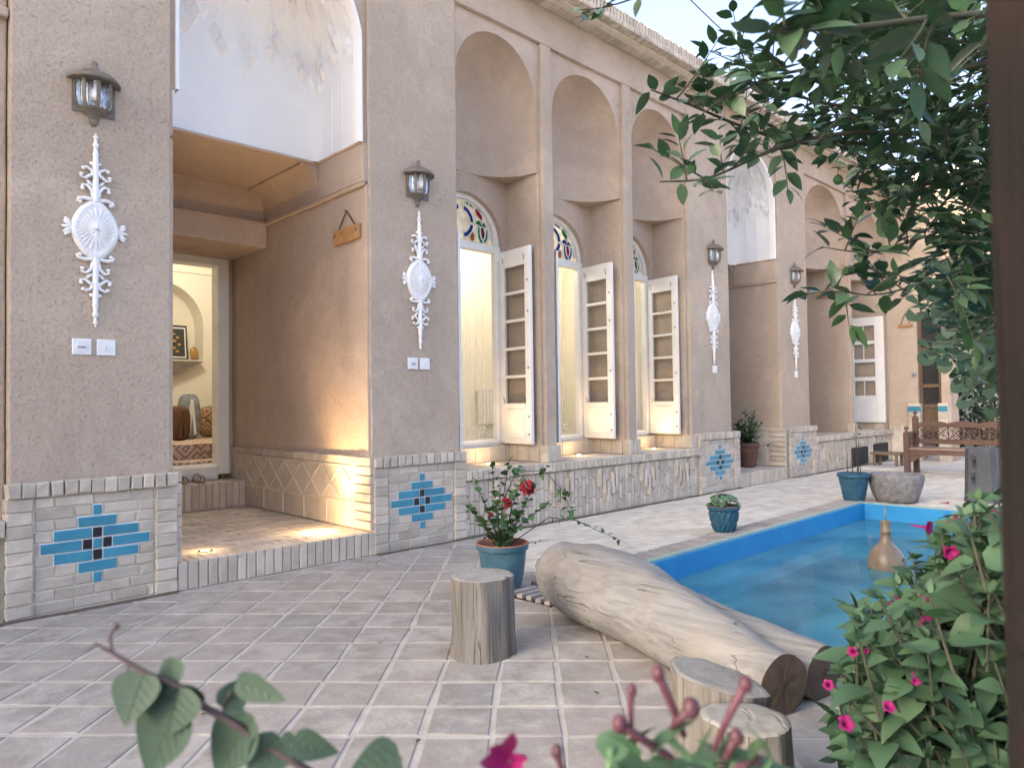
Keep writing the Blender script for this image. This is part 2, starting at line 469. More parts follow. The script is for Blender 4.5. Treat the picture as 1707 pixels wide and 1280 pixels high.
M['rug'] = patterned('patterned_red_rug', ((.42, .17, .13), (.62, .50, .42), (.30, .20, .17)), 14.)
M['kilim'] = patterned('brown_kilim', ((.24, .13, .07), (.40, .27, .15), (.14, .08, .05)), 16.)
M['greycloth'] = simple('grey_cloth', (.13, .15, .18), (.3, .32, .34), 14., .95, .4, 80., 0, .1)
M['browncloth'] = simple('brown_cloth', (.14, .08, .05), None, 14., .95, .4, 80., 0, .1)
M['gold'] = simple('gold_ornament', (.45, .27, .08), (.3, .16, .05), 30., .4, .3, 40., 0, .5)
M['signwood'] = simple('sign_wood', (.42, .24, .11), (.34, .19, .09), 9., .7, .3, 30.)
M['cord'] = simple('brown_cord', (.09, .05, .035), None, 9., .9, .1, 30.)
M['mat'] = simple('pale_mat', (.62, .60, .57), (.55, .53, .50), 3., .95, .3, 60., 0, .1)
M['teak'] = wood('grey_brown_planks', (.26, .18, .13), (.18, .125, .09), 'Y', 14., .8, .3, .4)
M['hollow'] = simple('dark_hollow', (.03, .03, .032), (.05, .05, .05), 5., .95, .2, 20.)  # near-black fill for the hearth openings and behind the far door
M['cable'] = simple('black_cable', (.03, .03, .032), None, 5., .6, .05, 20.)
M['leather'] = simple('tan_sandal_leather', (.36, .27, .18), (.25, .18, .12), 12., .7, .2, 50.)
for nm, c in dict(sg_cream=(.92, .88, .76), sg_red=(.55, .03, .05), sg_green=(.03, .35, .10), sg_blue=(.03, .05, .42), sg_orange=(.75, .28, .02), sg_brown=(.28, .06, .04)).items():
    M[nm] = stained(nm, c, .55)


def paver_mat():
    t = NT('courtyard_paver'); co = t.obj()
    a = t.mix(t.mr(t.island(), 0, 1), (.43, .40, .365), (.29, .272, .25))
    n = t.noise(5., co, 6, .65); st = t.noise(8., t.obj((1, 1, 1)), 6, .6, .25)
    c = t.mix(t.mr(n, .42, .62, 0, .8), a, (.25, .225, .20))
    c = t.mix(t.mr(st, .5, .72, 0, .5), c, (.54, .50, .44))
    c = t.mix(t.mr(t.noise(1.1, co, 3), .42, .65, 0, .5), c, (.36, .31, .275))
    h = t.math('ADD', t.noise(16., co, 4), t.math('MULTIPLY', t.noise(70., co, 3), .4))
    return t.finish(c, t.mr(n, .3, .7, .72, .92), h, .5, .008, .25)


M['paver'] = paver_mat()
M['vein'] = simple('pale_leaf_vein', (.045, .085, .055), None, 20., .6, .1, 40.)
M['earth'] = simple('damp_earth_shade', (.17, .135, .105), (.10, .08, .065), 20., .95, .6, 60., 0, .1)
M['dryleaf'] = simple('dry_leaf', (.10, .06, .035), (.06, .035, .02), 30., .8, .3, 60.)
M['greybrick'] = simple('grey_edging_brick', (.36, .33, .31), (.27, .25, .235), 9., .9, .5, 50., .15, .2)
M['palebrick'] = simple('pale_paving_brick', (.62, .57, .49), (.52, .475, .41), 5., .85, .4, 50., .12, .25)
M['grout'] = simple('pale_grout', (.53, .495, .44), (.42, .39, .345), 10., .95, .6, 70., 0, .1)


def water_mat():
    t = NT('pool_water'); co = t.obj((1, 1, 1))
    tr = t.n("ShaderNodeBsdfTransparent"); tr.inputs[0].default_value = (.62, .86, .93, 1)
    df = t.n("ShaderNodeBsdfDiffuse"); df.inputs[0].default_value = (.12, .40, .48, 1)
    gl = t.n("ShaderNodeBsdfGlossy", Roughness=.03); gl.inputs[0].default_value = (.9, .93, .95, 1)
    b = t.n("ShaderNodeBump"); b.inputs['Strength'].default_value = .12; b.inputs['Distance'].default_value = .02
    t.put(b.inputs['Height'], t.math('ADD', t.noise(5., co, 3), t.math('MULTIPLY', t.noise(17., co, 2), .4)))
    t.put(gl.inputs['Normal'], b.outputs[0])
    fr = t.n("ShaderNodeFresnel", IOR=1.33); t.put(fr.inputs['Normal'], b.outputs[0])
    m1 = t.n("ShaderNodeMixShader"); t.put(m1.inputs[0], t.mr(t.noise(2.2, co, 5), .3, .7, .25, .55))
    t.t.links.new(tr.outputs[0], m1.inputs[1]); t.t.links.new(df.outputs[0], m1.inputs[2])
    m2 = t.n("ShaderNodeMixShader"); t.put(m2.inputs[0], t.mr(fr.outputs[0], 0, 1, .0, .5))
    t.t.links.new(m1.outputs[0], m2.inputs[1]); t.t.links.new(gl.outputs[0], m2.inputs[2]); t.t.links.new(m2.outputs[0], t.out.inputs[0])
    return t.mat


M['water'] = water_mat()

# ------------------------------------------------------------------ ground and pool hole
PX0, PX1, PY0, PY1 = 3.42, 8.60, .35, 3.14      # pool inner edge
g = MB()
def gq(x0, x1, y0, y1): g.add([(x0, y0, 0), (x1, y0, 0), (x1, y1, 0), (x0, y1, 0)], [(0, 1, 2, 3)])
gq(-40, PX0, -40, 60); gq(PX1, 60, -40, 60); gq(PX0, PX1, -40, PY0); gq(PX0, PX1, PY1, 60)
struct(g.build('courtyard_ground', M['grout'], fixn=False))

rg = R_(3)
pv = MB()
ua = Vector((.690, -.724, 0)); ub = Vector((.717, .697, 0)); P0 = Vector((2.497, 2.292, 0)); Z = Vector((0, 0, 1))
BW = .24   # brick border width round the pool
def pool_clear(p, mrg):
    return not (PX0 - BW - .03 - mrg < p.x < PX1 + .1 + mrg and PY0 - .3 < p.y < PY1 + BW + .03 + mrg)
def clip_poly(poly, a, b, c):
    """keep a*x+b*y<=c"""
    out = []
    for i in range(len(poly)):
        p, q = poly[i], poly[(i + 1) % len(poly)]
        dp, dq = a * p.x + b * p.y - c, a * q.x + b * q.y - c
        if dp <= 0: out.append(p)
        if dp * dq < 0: out.append(p + (q - p) * (dp / (dp - dq)))
    return out
def slab(poly, top, b=.007):
    if len(poly) < 3: return
    c = sum(poly, Vector()) / len(poly)
    if max((p - c).length for p in poly) < .04: return
    k = len(poly)
    lo = [Vector((p.x, p.y, .0)) for p in poly]
    md = [Vector((p.x, p.y, top * .5)) for p in poly]
    hi = [Vector(((p - (p - c).normalized() * b).x, (p - (p - c).normalized() * b).y, top)) for p in poly]
    fs = [tuple(range(2 * k, 3 * k))]
    for i in range(k):
        q = (i + 1) % k
        fs += [(i, q, k + q, k + i), (k + i, k + q, 2 * k + q, 2 * k + i)]
    pv.add(lo + md + hi, fs)
L1 = .255
for i in range(-46, 48):
    for j in range(-30, 48):
        o = P0 + ua * (i * L1) + ub * (j * L1)
        if o.x < -1.2 or o.x > 16.5 or o.y > 5.3 or o.y < -1.5: continue
        dist = math.hypot(o.x, o.y)
        gp = .0095 + rg.uniform(-.003, .004)
        js = [Vector((rg.uniform(-.008, .008), rg.uniform(-.008, .008), 0)) for _ in range(4)]
        poly = [o + ua * gp + ub * gp + js[0], o + ua * (L1 - gp) + ub * gp + js[1], o + ua * (L1 - gp) + ub * (L1 - gp) + js[2], o + ua * gp + ub * (L1 - gp) + js[3]]
        poly = clip_poly(poly, 0, 1, 4.90)
        if not poly: continue
        if o.x > 3.3 + .5 * (o.y - 3.2) and o.y > 1.5 or o.x > 8.4:
            poly = clip_poly(poly, 1, -.5, 3.42 - .5 * 3.2)
            if not poly or o.x > 4.6: continue
        # stop at the brick border of the pool (three visible sides)
        c = sum(poly, Vector()) / len(poly)
        X0b, Y1b, X1b = PX0 - BW - .035, PY1 + BW - .01, PX1 + .12
        if c.y > Y1b - .3 and X0b - .3 < c.x < X1b + .3 and c.y - Y1b > -(0.2) and c.x > X0b and c.x < X1b:
            poly = clip_poly(poly, 0, -1, -Y1b)
        elif X0b - .2 < c.x and c.x < X1b + .0 and c.y < Y1b:
            poly = clip_poly(poly, 1, 0, X0b) if c.x < X0b + .2 else []
        elif c.x >= X1b and c.x < X1b + .2 and c.y < Y1b:
            poly = clip_poly(poly, -1, 0, -X1b)
        if len(poly) > 2: slab(poly, .0042 + rg.uniform(-.001, .001))
struct(pv.build('courtyard_paving', M['paver'], fixn=False))
pv = MB(); rg = R_(8)
for r in range(-20, 60):
    yy = .02 + r * .098
    if yy > 4.88: break
    xx = 2.6 - rg.uniform(0, .1) - (.1 if r % 2 else 0)
    while xx < 20:
        c = Vector((xx + .1, yy + .05, 0)); w_ = .2
        ok = c.x > 3.50 + .5 * (c.y - 3.2) and (c.y > PY1 + BW + .06 or c.x > PX1 + .16) and not (15.2 < c.x < 16.0 and c.y > 3.9)
        if ok: pv.brick((xx, yy, .005 + rg.uniform(-.001, .001)), (1, 0, 0), (0, 1, 0), (0, 0, 1), .195, .092, .02, .004, 0, rg, .002)
        xx += .2
struct(pv.build('brick_paving', M['palebrick'], fixn=False))

# pool -----------------------------------------------------------------
pool = thing('garden_pool', 'rectangular blue painted courtyard pool edged with brick', 'pool', ((PX0 + PX1) / 2, (PY0 + PY1) / 2, 0))
WZ = -.15
b = MB()
T = .05
for a in ((PX0, PX0 + T, PY0, PY1), (PX1 - T, PX1, PY0, PY1), (PX0 + T, PX1 - T, PY1 - T, PY1), (PX0 + T, PX1 - T, PY0, PY0 + T)):
    b.box(*a, -.75, .018)
b.wobble(.004, 3).build('basin_wall', M['pool'], pool, .008)
b = MB(); b.box(PX0 + T, PX1 - T, PY0 + T, PY1 - T, -.78, -.72); b.build('basin_floor', M['poolfloor'], pool)
b = MB(); sw = .36
for a in ((PX0 + T, PX0 + T + sw, PY0 + T, PY1 - T), (PX1 - T - sw, PX1 - T, PY0 + T, PY1 - T), (PX0 + T + sw, PX1 - T - sw, PY1 - T - sw, PY1 - T), (PX0 + T + sw, PX1 - T - sw, PY0 + T, PY0 + T + sw)):
    b.box(*a, -.7, -.235)
b.build('submerged_step', M['pool'], pool, .01)
b = MB()
for a in ((PX0 - .03, PX0 + .022, PY0 - .03, PY1 + .03), (PX1 - .022, PX1 + .03, PY0 - .03, PY1 + .03), (PX0 + .022, PX1 - .022, PY1 - .022, PY1 + .03), (PX0 + .022, PX1 - .022, PY0 - .03, PY0 + .022)):
    b.gbox(*a, -.05, .03, 0, .1)
b.wobble(.005, 6).build('rim', M['rim'], pool)
b = MB(); rg = R_(5)
b.box(PX0 - BW - .05, PX0 - .03, PY0, PY1 + BW + .03, .0005, .0045, 1); b.box(PX0 - .03, PX1, PY1 + .03, PY1 + BW + .03, .0005, .0045, 1)  # dark base colour stands in for the shaded depth of the gaps
y = PY0
while y < PY1 + BW:
    b.brick((PX0 - BW - .04, y, .030), (1, rg.uniform(-.05, .05), 0), (0, 1, 0), (0, 0, 1), BW - rg.uniform(0, .02), .046, .028, .005, 0, rg, .003); y += .078
x = PX0 + .02
while x < PX1:
    b.brick((x, PY1 + .035, .026), (1, 0, 0), (0, 1, 0), (0, 0, 1), .046, BW - .04, .024, .005, 0, rg, .003); x += .078
b.build('brick_edging', [M['greybrick'], M['soil']], pool)
w = MB(); w.add([(PX0 + T - .001, PY0 + T - .001, WZ), (PX1 - T + .001, PY0 + T - .001, WZ), (PX1 - T + .001, PY1 - T + .001, WZ), (PX0 + T - .001, PY1 - T + .001, WZ)], [(0, 1, 2, 3)])
struct(w.build('pool_water', M['water'], fixn=False))

# ------------------------------------------------------------------ house
HY = 5.0
house = thing('courtyard_house', 'long mud plastered courtyard house with arched niches and brick plinth', 'house', (0, HY, 0))


def rect(mb, x0, x1, z0, z1, Y, mi=0, st=.14):
    if x1 - x0 < .002 or z1 - z0 < .002: return
    nx, nz = max(1, min(80, int((x1 - x0) / st))), max(1, min(40, int((z1 - z0) / st)))
    mb.grid(lambda u, v: (x0 + (x1 - x0) * u, Y, z0 + (z1 - z0) * v), nx, nz, mi, False)


def arch_panel(mb, X0, X1, Z0, Z1, Y, cx, hw, zs, rise, zb, n=28, mi=0):
    rect(mb, X0, cx - hw, Z0, Z1, Y, mi); rect(mb, cx + hw, X1, Z0, Z1, Y, mi)
    if zb > Z0 + .001: rect(mb, cx - hw, cx + hw, Z0, zb, Y, mi)
    def fn(u, v):
        c = -math.cos(PI * u); zz = zs + rise * math.sqrt(max(0, 1 - c * c))
        return (cx + hw * c, Y, zz + (Z1 - zz) * v)
    mb.grid(fn, n, 4, mi, False)


def arch_reveal(mb, cx, hw, zs, rise, zb, Y0, Y1, n=24, mi=0, sm=True):
    pts = [(cx - hw, zb)] + [(cx - hw * math.cos(PI * i / n), zs + rise * math.sin(PI * i / n)) for i in range(n + 1)] + [(cx + hw, zb)]
    k = len(pts)
    vs = [(p[0], y, p[1]) for y in (Y0, (Y0 + Y1) / 2, Y1) for p in pts]
    mb.add(vs, [(j * k + i, j * k + i + 1, (j + 1) * k + i + 1, (j + 1) * k + i) for j in range(2) for i in range(k - 1)], mi, sm)


def arch_face(mb, cx, hw, zs, rise, zb, Y, n=24, mi=0):
    mb.grid(lambda u, v: (cx - hw * math.cos(PI * u), Y, zb + (zs + rise * math.sin(PI * u) - zb) * v), n, 10, mi, False)


def concave_niche(mb, cx, hw, zs, rise, zb, Y, depth, mi=0):
    zt = zs + rise * .9995
    def fn(u, v):
        c = -math.cos(PI * u); s = math.sin(PI * u)
        z = zb + (zs - zb) * (v / .5) if v < .5 else zs + rise * math.sin((v - .5) / .5 * PI / 2) * .9995
        k = 1 if v < .5 else math.cos((v - .5) / .5 * PI / 2)
        return (cx + hw * c * k, Y + depth * s * k, z)
    mb.grid(fn, 28, 24, mi, True)


ZT = 4.91       # top of the recessed bays
ZF = 5.30       # top of the wall under the cornice
PANEL = .045    # how far the bays sit behind the piers
LZ = 3.56       # ledge under the concave niches
BAYS = [(4.21, 5.33), (5.53, 6.72), (6.92, 8.04)]
PIERS = [(.82, 1.715), (3.27, 4.21), (8.10, 9.09), (10.62, 11.62)]

def wallpart(name, boxes, mt='plaster', amp=.006):
    w = MB()
    for q in boxes: w.gbox(*q)
    return w.wobble(amp, 1.5).build(name, M[mt], house, .012)
for a, c in ((.82, 1.715), (3.27, 4.21), (8.09, 9.09), (10.62, 11.62)): wallpart('pier', [(a, c, HY, HY + .7, 0, ZF)])
for a, c in ((-1.6, .82), (1.715, 3.27), (4.21, 8.09), (9.09, 10.62), (11.62, 15.4)): wallpart('frieze', [(a, c, HY + .0005, HY + .6, ZT, ZF)])
for a, c, e, f_, dp in ((5.36, 5.515, 5.33, 5.53, .6), (6.745, 6.90, 6.72, 6.92, .6), (13.38, 13.50, 13.35, 13.53, 1.8)):
    wallpart('pilaster', [(a, c, HY, HY + .55, .6, ZT, 0, .1), (e, f_, HY + PANEL, HY + dp, .6, ZT)])
wallpart('wall', [(8.04, 8.10, HY + PANEL, HY + .6, .6, ZT)])
wallpart('wall', [(15.15, 15.4, HY + PANEL, HY + .8, 0, ZT)])
wallpart('wall', [(-14, -1.6, HY, HY + .6, 0, ZF, 0, .4)])  # unseen stretch of house, added to shade the courtyard from the low sun
wallpart('wall', [(-1.6, .815, HY + .06, HY + .5, .56, ZT), (-1.6, .815, HY + .01, HY + .08, 3.50, 3.56)])
wallpart('wall', [(-14, 20.2, 11.2, 11.5, 0, 5.40, 0, .6)])
wallpart('wall', [(15.9, 20.2, 5.3, 5.6, 0, ZF, 0, .3)])  # unseen side wall, added to keep the sun off the garden wall

for (a, c) in BAYS:
    wn_ = MB()
    cx = (a + c) / 2; hw = (c - a) / 2 - .03
    arch_panel(wn_, a, c, LZ, ZT, HY + PANEL, cx, hw, 4.27, .535, LZ)
    concave_niche(wn_, cx, hw, 4.27, .535, LZ, HY + PANEL, .475)
    # underside of the ledge: outside the half circle
    wn_.grid(lambda u, v: (cx - hw * math.cos(PI * u), HY + PANEL + .475 * math.sin(PI * u) * (1 - v) + (.535) * v, LZ), 28, 2, 0, False)
    wn_.grid(lambda u, v: (a + .03 * u, HY + PANEL + .49 * v, LZ), 1, 1); wn_.grid(lambda u, v: (c - .03 * u, HY + PANEL + .49 * v, LZ), 1, 1)
    # back wall with the arched window opening
    arch_panel(wn_, a, c, .77, LZ, HY + .52, cx, .515, 2.85, .515, .77)
    arch_reveal(wn_, cx, .515, 2.85, .515, .77, HY + .52, HY + .64)
    wn_.wobble(.003, 1.5).build('arched_bay', M['plaster_fine'], house)
# far bays
for (a, c, dp) in ((11.62, 13.35, 1.7), (13.53, 15.15, .75)):
    wn_ = MB()
    cx = (a + c) / 2; hw = (c - a) / 2 - .03
    arch_panel(wn_, a, c, LZ, ZT, HY + PANEL, cx, hw, 4.16, .72, LZ)
    concave_niche(wn_, cx, hw, 4.16, .72, LZ, HY + PANEL, .5)
    wn_.grid(lambda u, v: (cx - hw * math.cos(PI * u), HY + PANEL + .5 * math.sin(PI * u) * (1 - v) + dp * v, LZ), 28, 2, 0, False)
    rect(wn_, a, c, .6, LZ, HY + dp)
    if dp > 1: wn_.gbox(a - .1, a, HY + .69, HY + dp, .6, LZ + .3)
    wn_.wobble(.003, 1.5).build('arched_bay', M['plaster_fine'], house)

# porches --------------------------------------------------------------
def porch(ox, full):
    def PW(nm, *bx):
        q = MB()
        for b_ in bx: q.gbox(*b_)
        q.wobble(.005, 1.4).build(nm, M['plaster_fine'], house, .012)
    w = MB(); X1 = 3.25 + ox; X0 = 1.735 + ox
    ax = 2.485 + ox
    # arch front above the white recess
    arch_panel(w, 1.715 + ox, 3.27 + ox, 3.36, ZT, HY + .03, ax, .735, 4.20, .69, 3.36)
    # side walls of the deep porch
    PW('porch_wall', (X1, X1 + .3, HY + .015, 7.95, .19, 3.02)); PW('porch_wall', (X0 - .3, X0, HY + .015, 7.95, .19, 3.02))
    # upper bands each side below the white recess
    PW('porch_band', (X1 - .03, X1 + .3, HY + .02, HY + .74, 3.035, 3.36)); w.gbox(X0 - .3, X0 + .002, HY + .02, HY + .74, 3.035, 3.36)
    # cove and ceiling behind the recess
    for s, xa, xb in ((1, X1, X1 - .17), (-1, X0, X0 + .17)):
        w.grid(lambda u, v: (xa + (xb - xa) * (1 - math.cos(u * PI / 2)), 5.74 + v * 1.16, 3.03 + .31 * math.sin(u * PI / 2)), 8, 4, 0, True)
        w.grid(lambda u, v: (xa + (xb - xa) * (1 - math.cos(u * PI / 2)), 5.745, 3.03 + .31 * math.sin(u * PI / 2) + v * (.33 - .31 * math.sin(u * PI / 2))), 8, 1, 0, False)
    w.grid(lambda u, v: (X0 + (X1 - X0) * u, 6.87 - .05 * math.sin(v * PI / 2), 3.01 + .33 * v), 12, 3, 0, False)
    w.gbox(X0 - .2, X1 + .2, 5.75, 8.0, 3.345, 3.5)
    # lower beam in front of the door
    PW('door_beam', (X0, X1, 6.79, 7.72, 2.78, 3.03))
    # door wall
    if full:
        PW('door_wall', (3.20, X1, 7.62, 7.78, .5, 2.80)); PW('door_wall', (X0, 2.06, 7.62, 7.78, .5, 2.80))
    else: PW('door_wall', (X0, X1, 7.62, 7.78, .5, 2.80))
    w.wobble(.005, 1.4).build('porch_ceiling', M['plaster_fine'], house, .012)
    # mouldings along the ceiling edges
    m = MB()
    m.gbox(X0 + .15, X1 - .15, 6.80, 6.84, 3.325, 3.36, 0, .1); m.gbox(X1 - .19, X1 - .155, 5.75, 6.80, 3.32, 3.36, 0, .1)
    m.gbox(X0 + .155, X0 + .19, 5.75, 6.80, 3.32, 3.36, 0, .1)
    m.gbox(X0, X1 - .0, 6.775, 6.80, 3.0, 3.025, 0, .1)
    m.gbox(X1 - .03, X1, 5.02, 6.80, 3.005, 3.034, 0, .1)
    m.gbox(X1 - .045, X1 + .0, 5.03, 5.74, 3.35, 3.372, 0, .1)
    m.gbox(X0, X1 - .045, 5.725, 5.75, 3.345, 3.368, 0, .1)
    m.wobble(.004, 5).build('ceiling_moulding', M['plaster_fine'], house, .006)
    # white recess with faceted half dome
    a = .742; d = .70; zb = 3.36; zs = 4.20; zr = .70
    NU = 24; rows = []
    zz = [3.36, 3.6, 3.82] + [3.93 + .088 * i for i in range(11)]
    s = MB(); rg = R_(11)
    def surf(u, z, push=0.):
        Lp = 2 * d + 2 * a; q = u * Lp
        rx, ry = (-a, q) if q < d else ((-a + q - d, d) if q < d + 2 * a else (a, Lp - q))
        fi = math.atan2(ry / d, rx / a); c, si = math.cos(fi), max(0., math.sin(fi))
        k = min(1, max(0, (z - 3.8) / 1.0)); n = 14 - 11.2 * k
        rad = (abs(c) ** n + si ** n) ** (-1 / n)
        sc = 1 if z < zs else math.sqrt(max(.0, 1 - ((z - zs) / zr) ** 2))
        r = (1 - push / .7) * rad * sc
        return Vector((ax + a * c * r, HY + .035 + d * si * r, z))
    # plain lower part
    uu = [.5 - .5 * math.cos(PI * i / 40) for i in range(41)]
    lowv = [surf(u, z) for z in (3.36, 3.6, 3.85, 3.93) for u in uu]
    s.add(lowv, [(j * 41 + i, j * 41 + i + 1, (j + 1) * 41 + i + 1, (j + 1) * 41 + i) for j in range(3) for i in range(40)], 0, True)
    NZ = 10; dz = (4.885 - 3.93) / NZ
    def amp(u, z):
        cl = .5 + .5 * math.cos(u * 2 * PI * 4)
        edge = min(1, u / .04, (1 - u) / .04)
        lo = 3.97 + .16 * (1 - cl)
        f1 = min(1, max(0, (z - lo) / .08)); band = 1 if (z - lo) < .30 or (z > 4.52 and z < 4.74) else .25
        return .062 * f1 * band * max(0, edge)
    def node(i, j):
        u = (i + (.5 if j % 2 else 0)) / NU
        return surf(min(1, max(0, u)), 3.93 + dz * j)
    for j in range(0, NZ + 1):
        for i in range(0, NU + 1):
            o = 0 if j % 2 == 0 else 1
            lo, up = j - 1, j + 1
            # a diamond centred on lattice node row j
            uc = (i + (.5 if j % 2 else 0)) / NU
            if uc > 1.0001: continue
            ulo = max(0, uc - .5 / NU); uhi = min(1, uc + .5 / NU)
            zl = max(3.93, 3.93 + dz * lo); zh = min(4.885, 3.93 + dz * up); zc = 3.93 + dz * j
            pb, pt, pl, pr = surf(uc, zl), surf(uc, zh), surf(ulo, zc), surf(uhi, zc)
            A = amp(uc, zc) * (1 if (i + j) % 2 else -.25)
            pc = surf(uc, zc, A)
            vs = [pb, pr, pt, pl, pc]
            fs = []
            if lo >= 0: fs += [(0, 1, 4), (3, 0, 4)]
            if up <= NZ: fs += [(1, 2, 4), (2, 3, 4)]
            s.add(vs, fs)
    # slender vertical shafts
    for u in (.10, .16, .84, .90):
        p = surf(u, 3.38, .004); q = surf(u, 4.05, .004)
        s.tube([p, (p + q) / 2, q], .012, 6)
    for z in (3.36,):
        pass
    s.build('white_recess', M['gypsum'], house)
    t = MB()
    pts = [(ax - .735, 3.36)] + [(ax - .735 * math.cos(PI * i / 30), 4.20 + .69 * math.sin(PI * i / 30)) for i in range(31)] + [(ax + .735, 3.36)]
    rr = R_(4)
    for k in range(len(pts) - 1):
        (x0, z0), (x1, z1) = pts[k], pts[k + 1]
        dx, dzv = x1 - x0, z1 - z0; L = math.hypot(dx, dzv)
        nx, nz = dzv / L * .028, -dx / L * .028
        t.add([(x0, HY + .012, z0), (x1, HY + .012, z1), (x1 + nx, HY + .02, z1 + nz), (x0 + nx, HY + .02, z0 + nz),
               (x0, HY + .06, z0), (x1, HY + .06, z1), (x1 + nx, HY + .1, z1 + nz), (x0 + nx, HY + .1, z0 + nz)],
              [(0, 1, 2, 3), (0, 4, 5, 1), (3, 2, 6, 7)])
    t.wobble(.004, 9).build('arch_border', M['gypsum'], house)
    # platform, step, dado
    rg = R_(7 + int(ox))
    pf = MB(); pf.box(1.74 + ox, 3.24 + ox, 4.95, 7.4, .0, .18); pf.box(X0, X1, 7.30, 7.72, .18, .44)
    pf.build('porch_base', M['mortar'], house)
    st = MB()
    x = 1.74 + ox
    while x < 3.24 + ox - .03:
        st.brick((x, 4.935, .005), (1, 0, 0), (0, 0, 1), (0, -1, 0), .058, .182, .03, .005, 0, rg, .0025)
        st.brick((x, 4.937, .187), (1, 0, 0), (0, 1, 0), (0, 0, 1), .058, .20, .03, .004, 0, rg, .0015); x += .0665
    st.build('brick_step', M['brick'], house); st = MB()
    x = X0 + .01
    while x < X1 - .05:
        st.brick((x, 7.285, .19), (1, 0, 0), (0, 0, 1), (0, -1, 0), .06, .25, .03, .005, 0, rg, .002)
        st.brick((x, 7.287, .447), (1, 0, 0), (0, 1, 0), (0, 0, 1), .06, .42, .02, .004, 0, rg, .001); x += .068
    st.build('brick_step', M['brick'], house)
    fl = MB(); yy = 5.145; r = 0
    while yy < 7.28:
        xx = 1.75 + ox - (.1 if r % 2 else 0)
        while xx < 3.24 + ox:
            xa, xb = max(xx, 1.75 + ox), min(xx + .205, 3.24 + ox)
            if xb - xa > .03: fl.brick((xa, yy, .188), (1, 0, 0), (0, 1, 0), (0, 0, 1), xb - xa - .006, .094, .02, .003, 0, rg, .001)
            xx += .205
        yy += .1; r += 1
    fl.build('porch_floor', M['brick'], house)
    for (xs, nn) in ((X1, -1), (X0, 1)):
        dd = MB()
        xo = xs + nn * .018
        dd.box(min(xs - nn * .02, xo), max(xs - nn * .02, xo), 5.19, 7.70, .195, .72, 0)
        o = (xo, 0, 0)
        # diamonds: thin raised ribs
        y0, y1, z0, z1 = 5.24, 7.26, .40, .70
        nd = 6; sp = (y1 - y0) / nd
        def rib(ya, za, yb, zb2, wd=.012):
            A, B = Vector((xo, ya, za)), Vector((xo, yb, zb2)); dv = (B - A).normalized(); sv = Vector((1, 0, 0)).cross(dv) * wd / 2
            h = Vector((nn * .007, 0, 0))
            dd.add([A - sv, B - sv, B + sv, A + sv, A - sv + h, B - sv + h, B + sv + h, A + sv + h], [(4, 5, 6, 7), (0, 1, 5, 4), (1, 2, 6, 5), (2, 3, 7, 6), (3, 0, 4, 7)], 1)
        for i in range(nd):
            ya, ym, yb = y0 + i * sp, y0 + (i + .5) * sp, y0 + (i + 1) * sp
            rib(ya, (z0 + z1) / 2, ym, z1); rib(ym, z1, yb, (z0 + z1) / 2); rib(ya, (z0 + z1) / 2, ym, z0); rib(ym, z0, yb, (z0 + z1) / 2)
        rib(y0, z0, y1, z0, .014); rib(y0, z1, y1, z1, .014); rib(y0, z0, y0, z1, .014); rib(y0, .2, y0, z0, .01)
        for i in range(1, 5): rib(y0 + (y1 - y0) * i / 5, .2, y0 + (y1 - y0) * i / 5, z0, .008)
        # course on top
        yy = 5.19
        while yy < 7.6:
            dd.brick((xo + nn * .008, yy, .722), (0, 1, 0), (0, 0, 1), (nn, 0, 0), .2, .062, .05, .004, 2, rg, .002); yy += .207
        # end column of bricks
        z = .2
        for r in range(8):
            sp2 = .13 if r % 2 else 0
            dd.brick((xo + nn * .012, 4.945, z), (0, 1, 0), (0, 0, 1), (nn, 0, 0), .24, .066, .06, .005, 2, rg, .002); z += .0735
        dd.build('brick_dado', [M['brick'], M['mortar'], M['brick']], house)


porch(0, True)
porch(7.36, False)

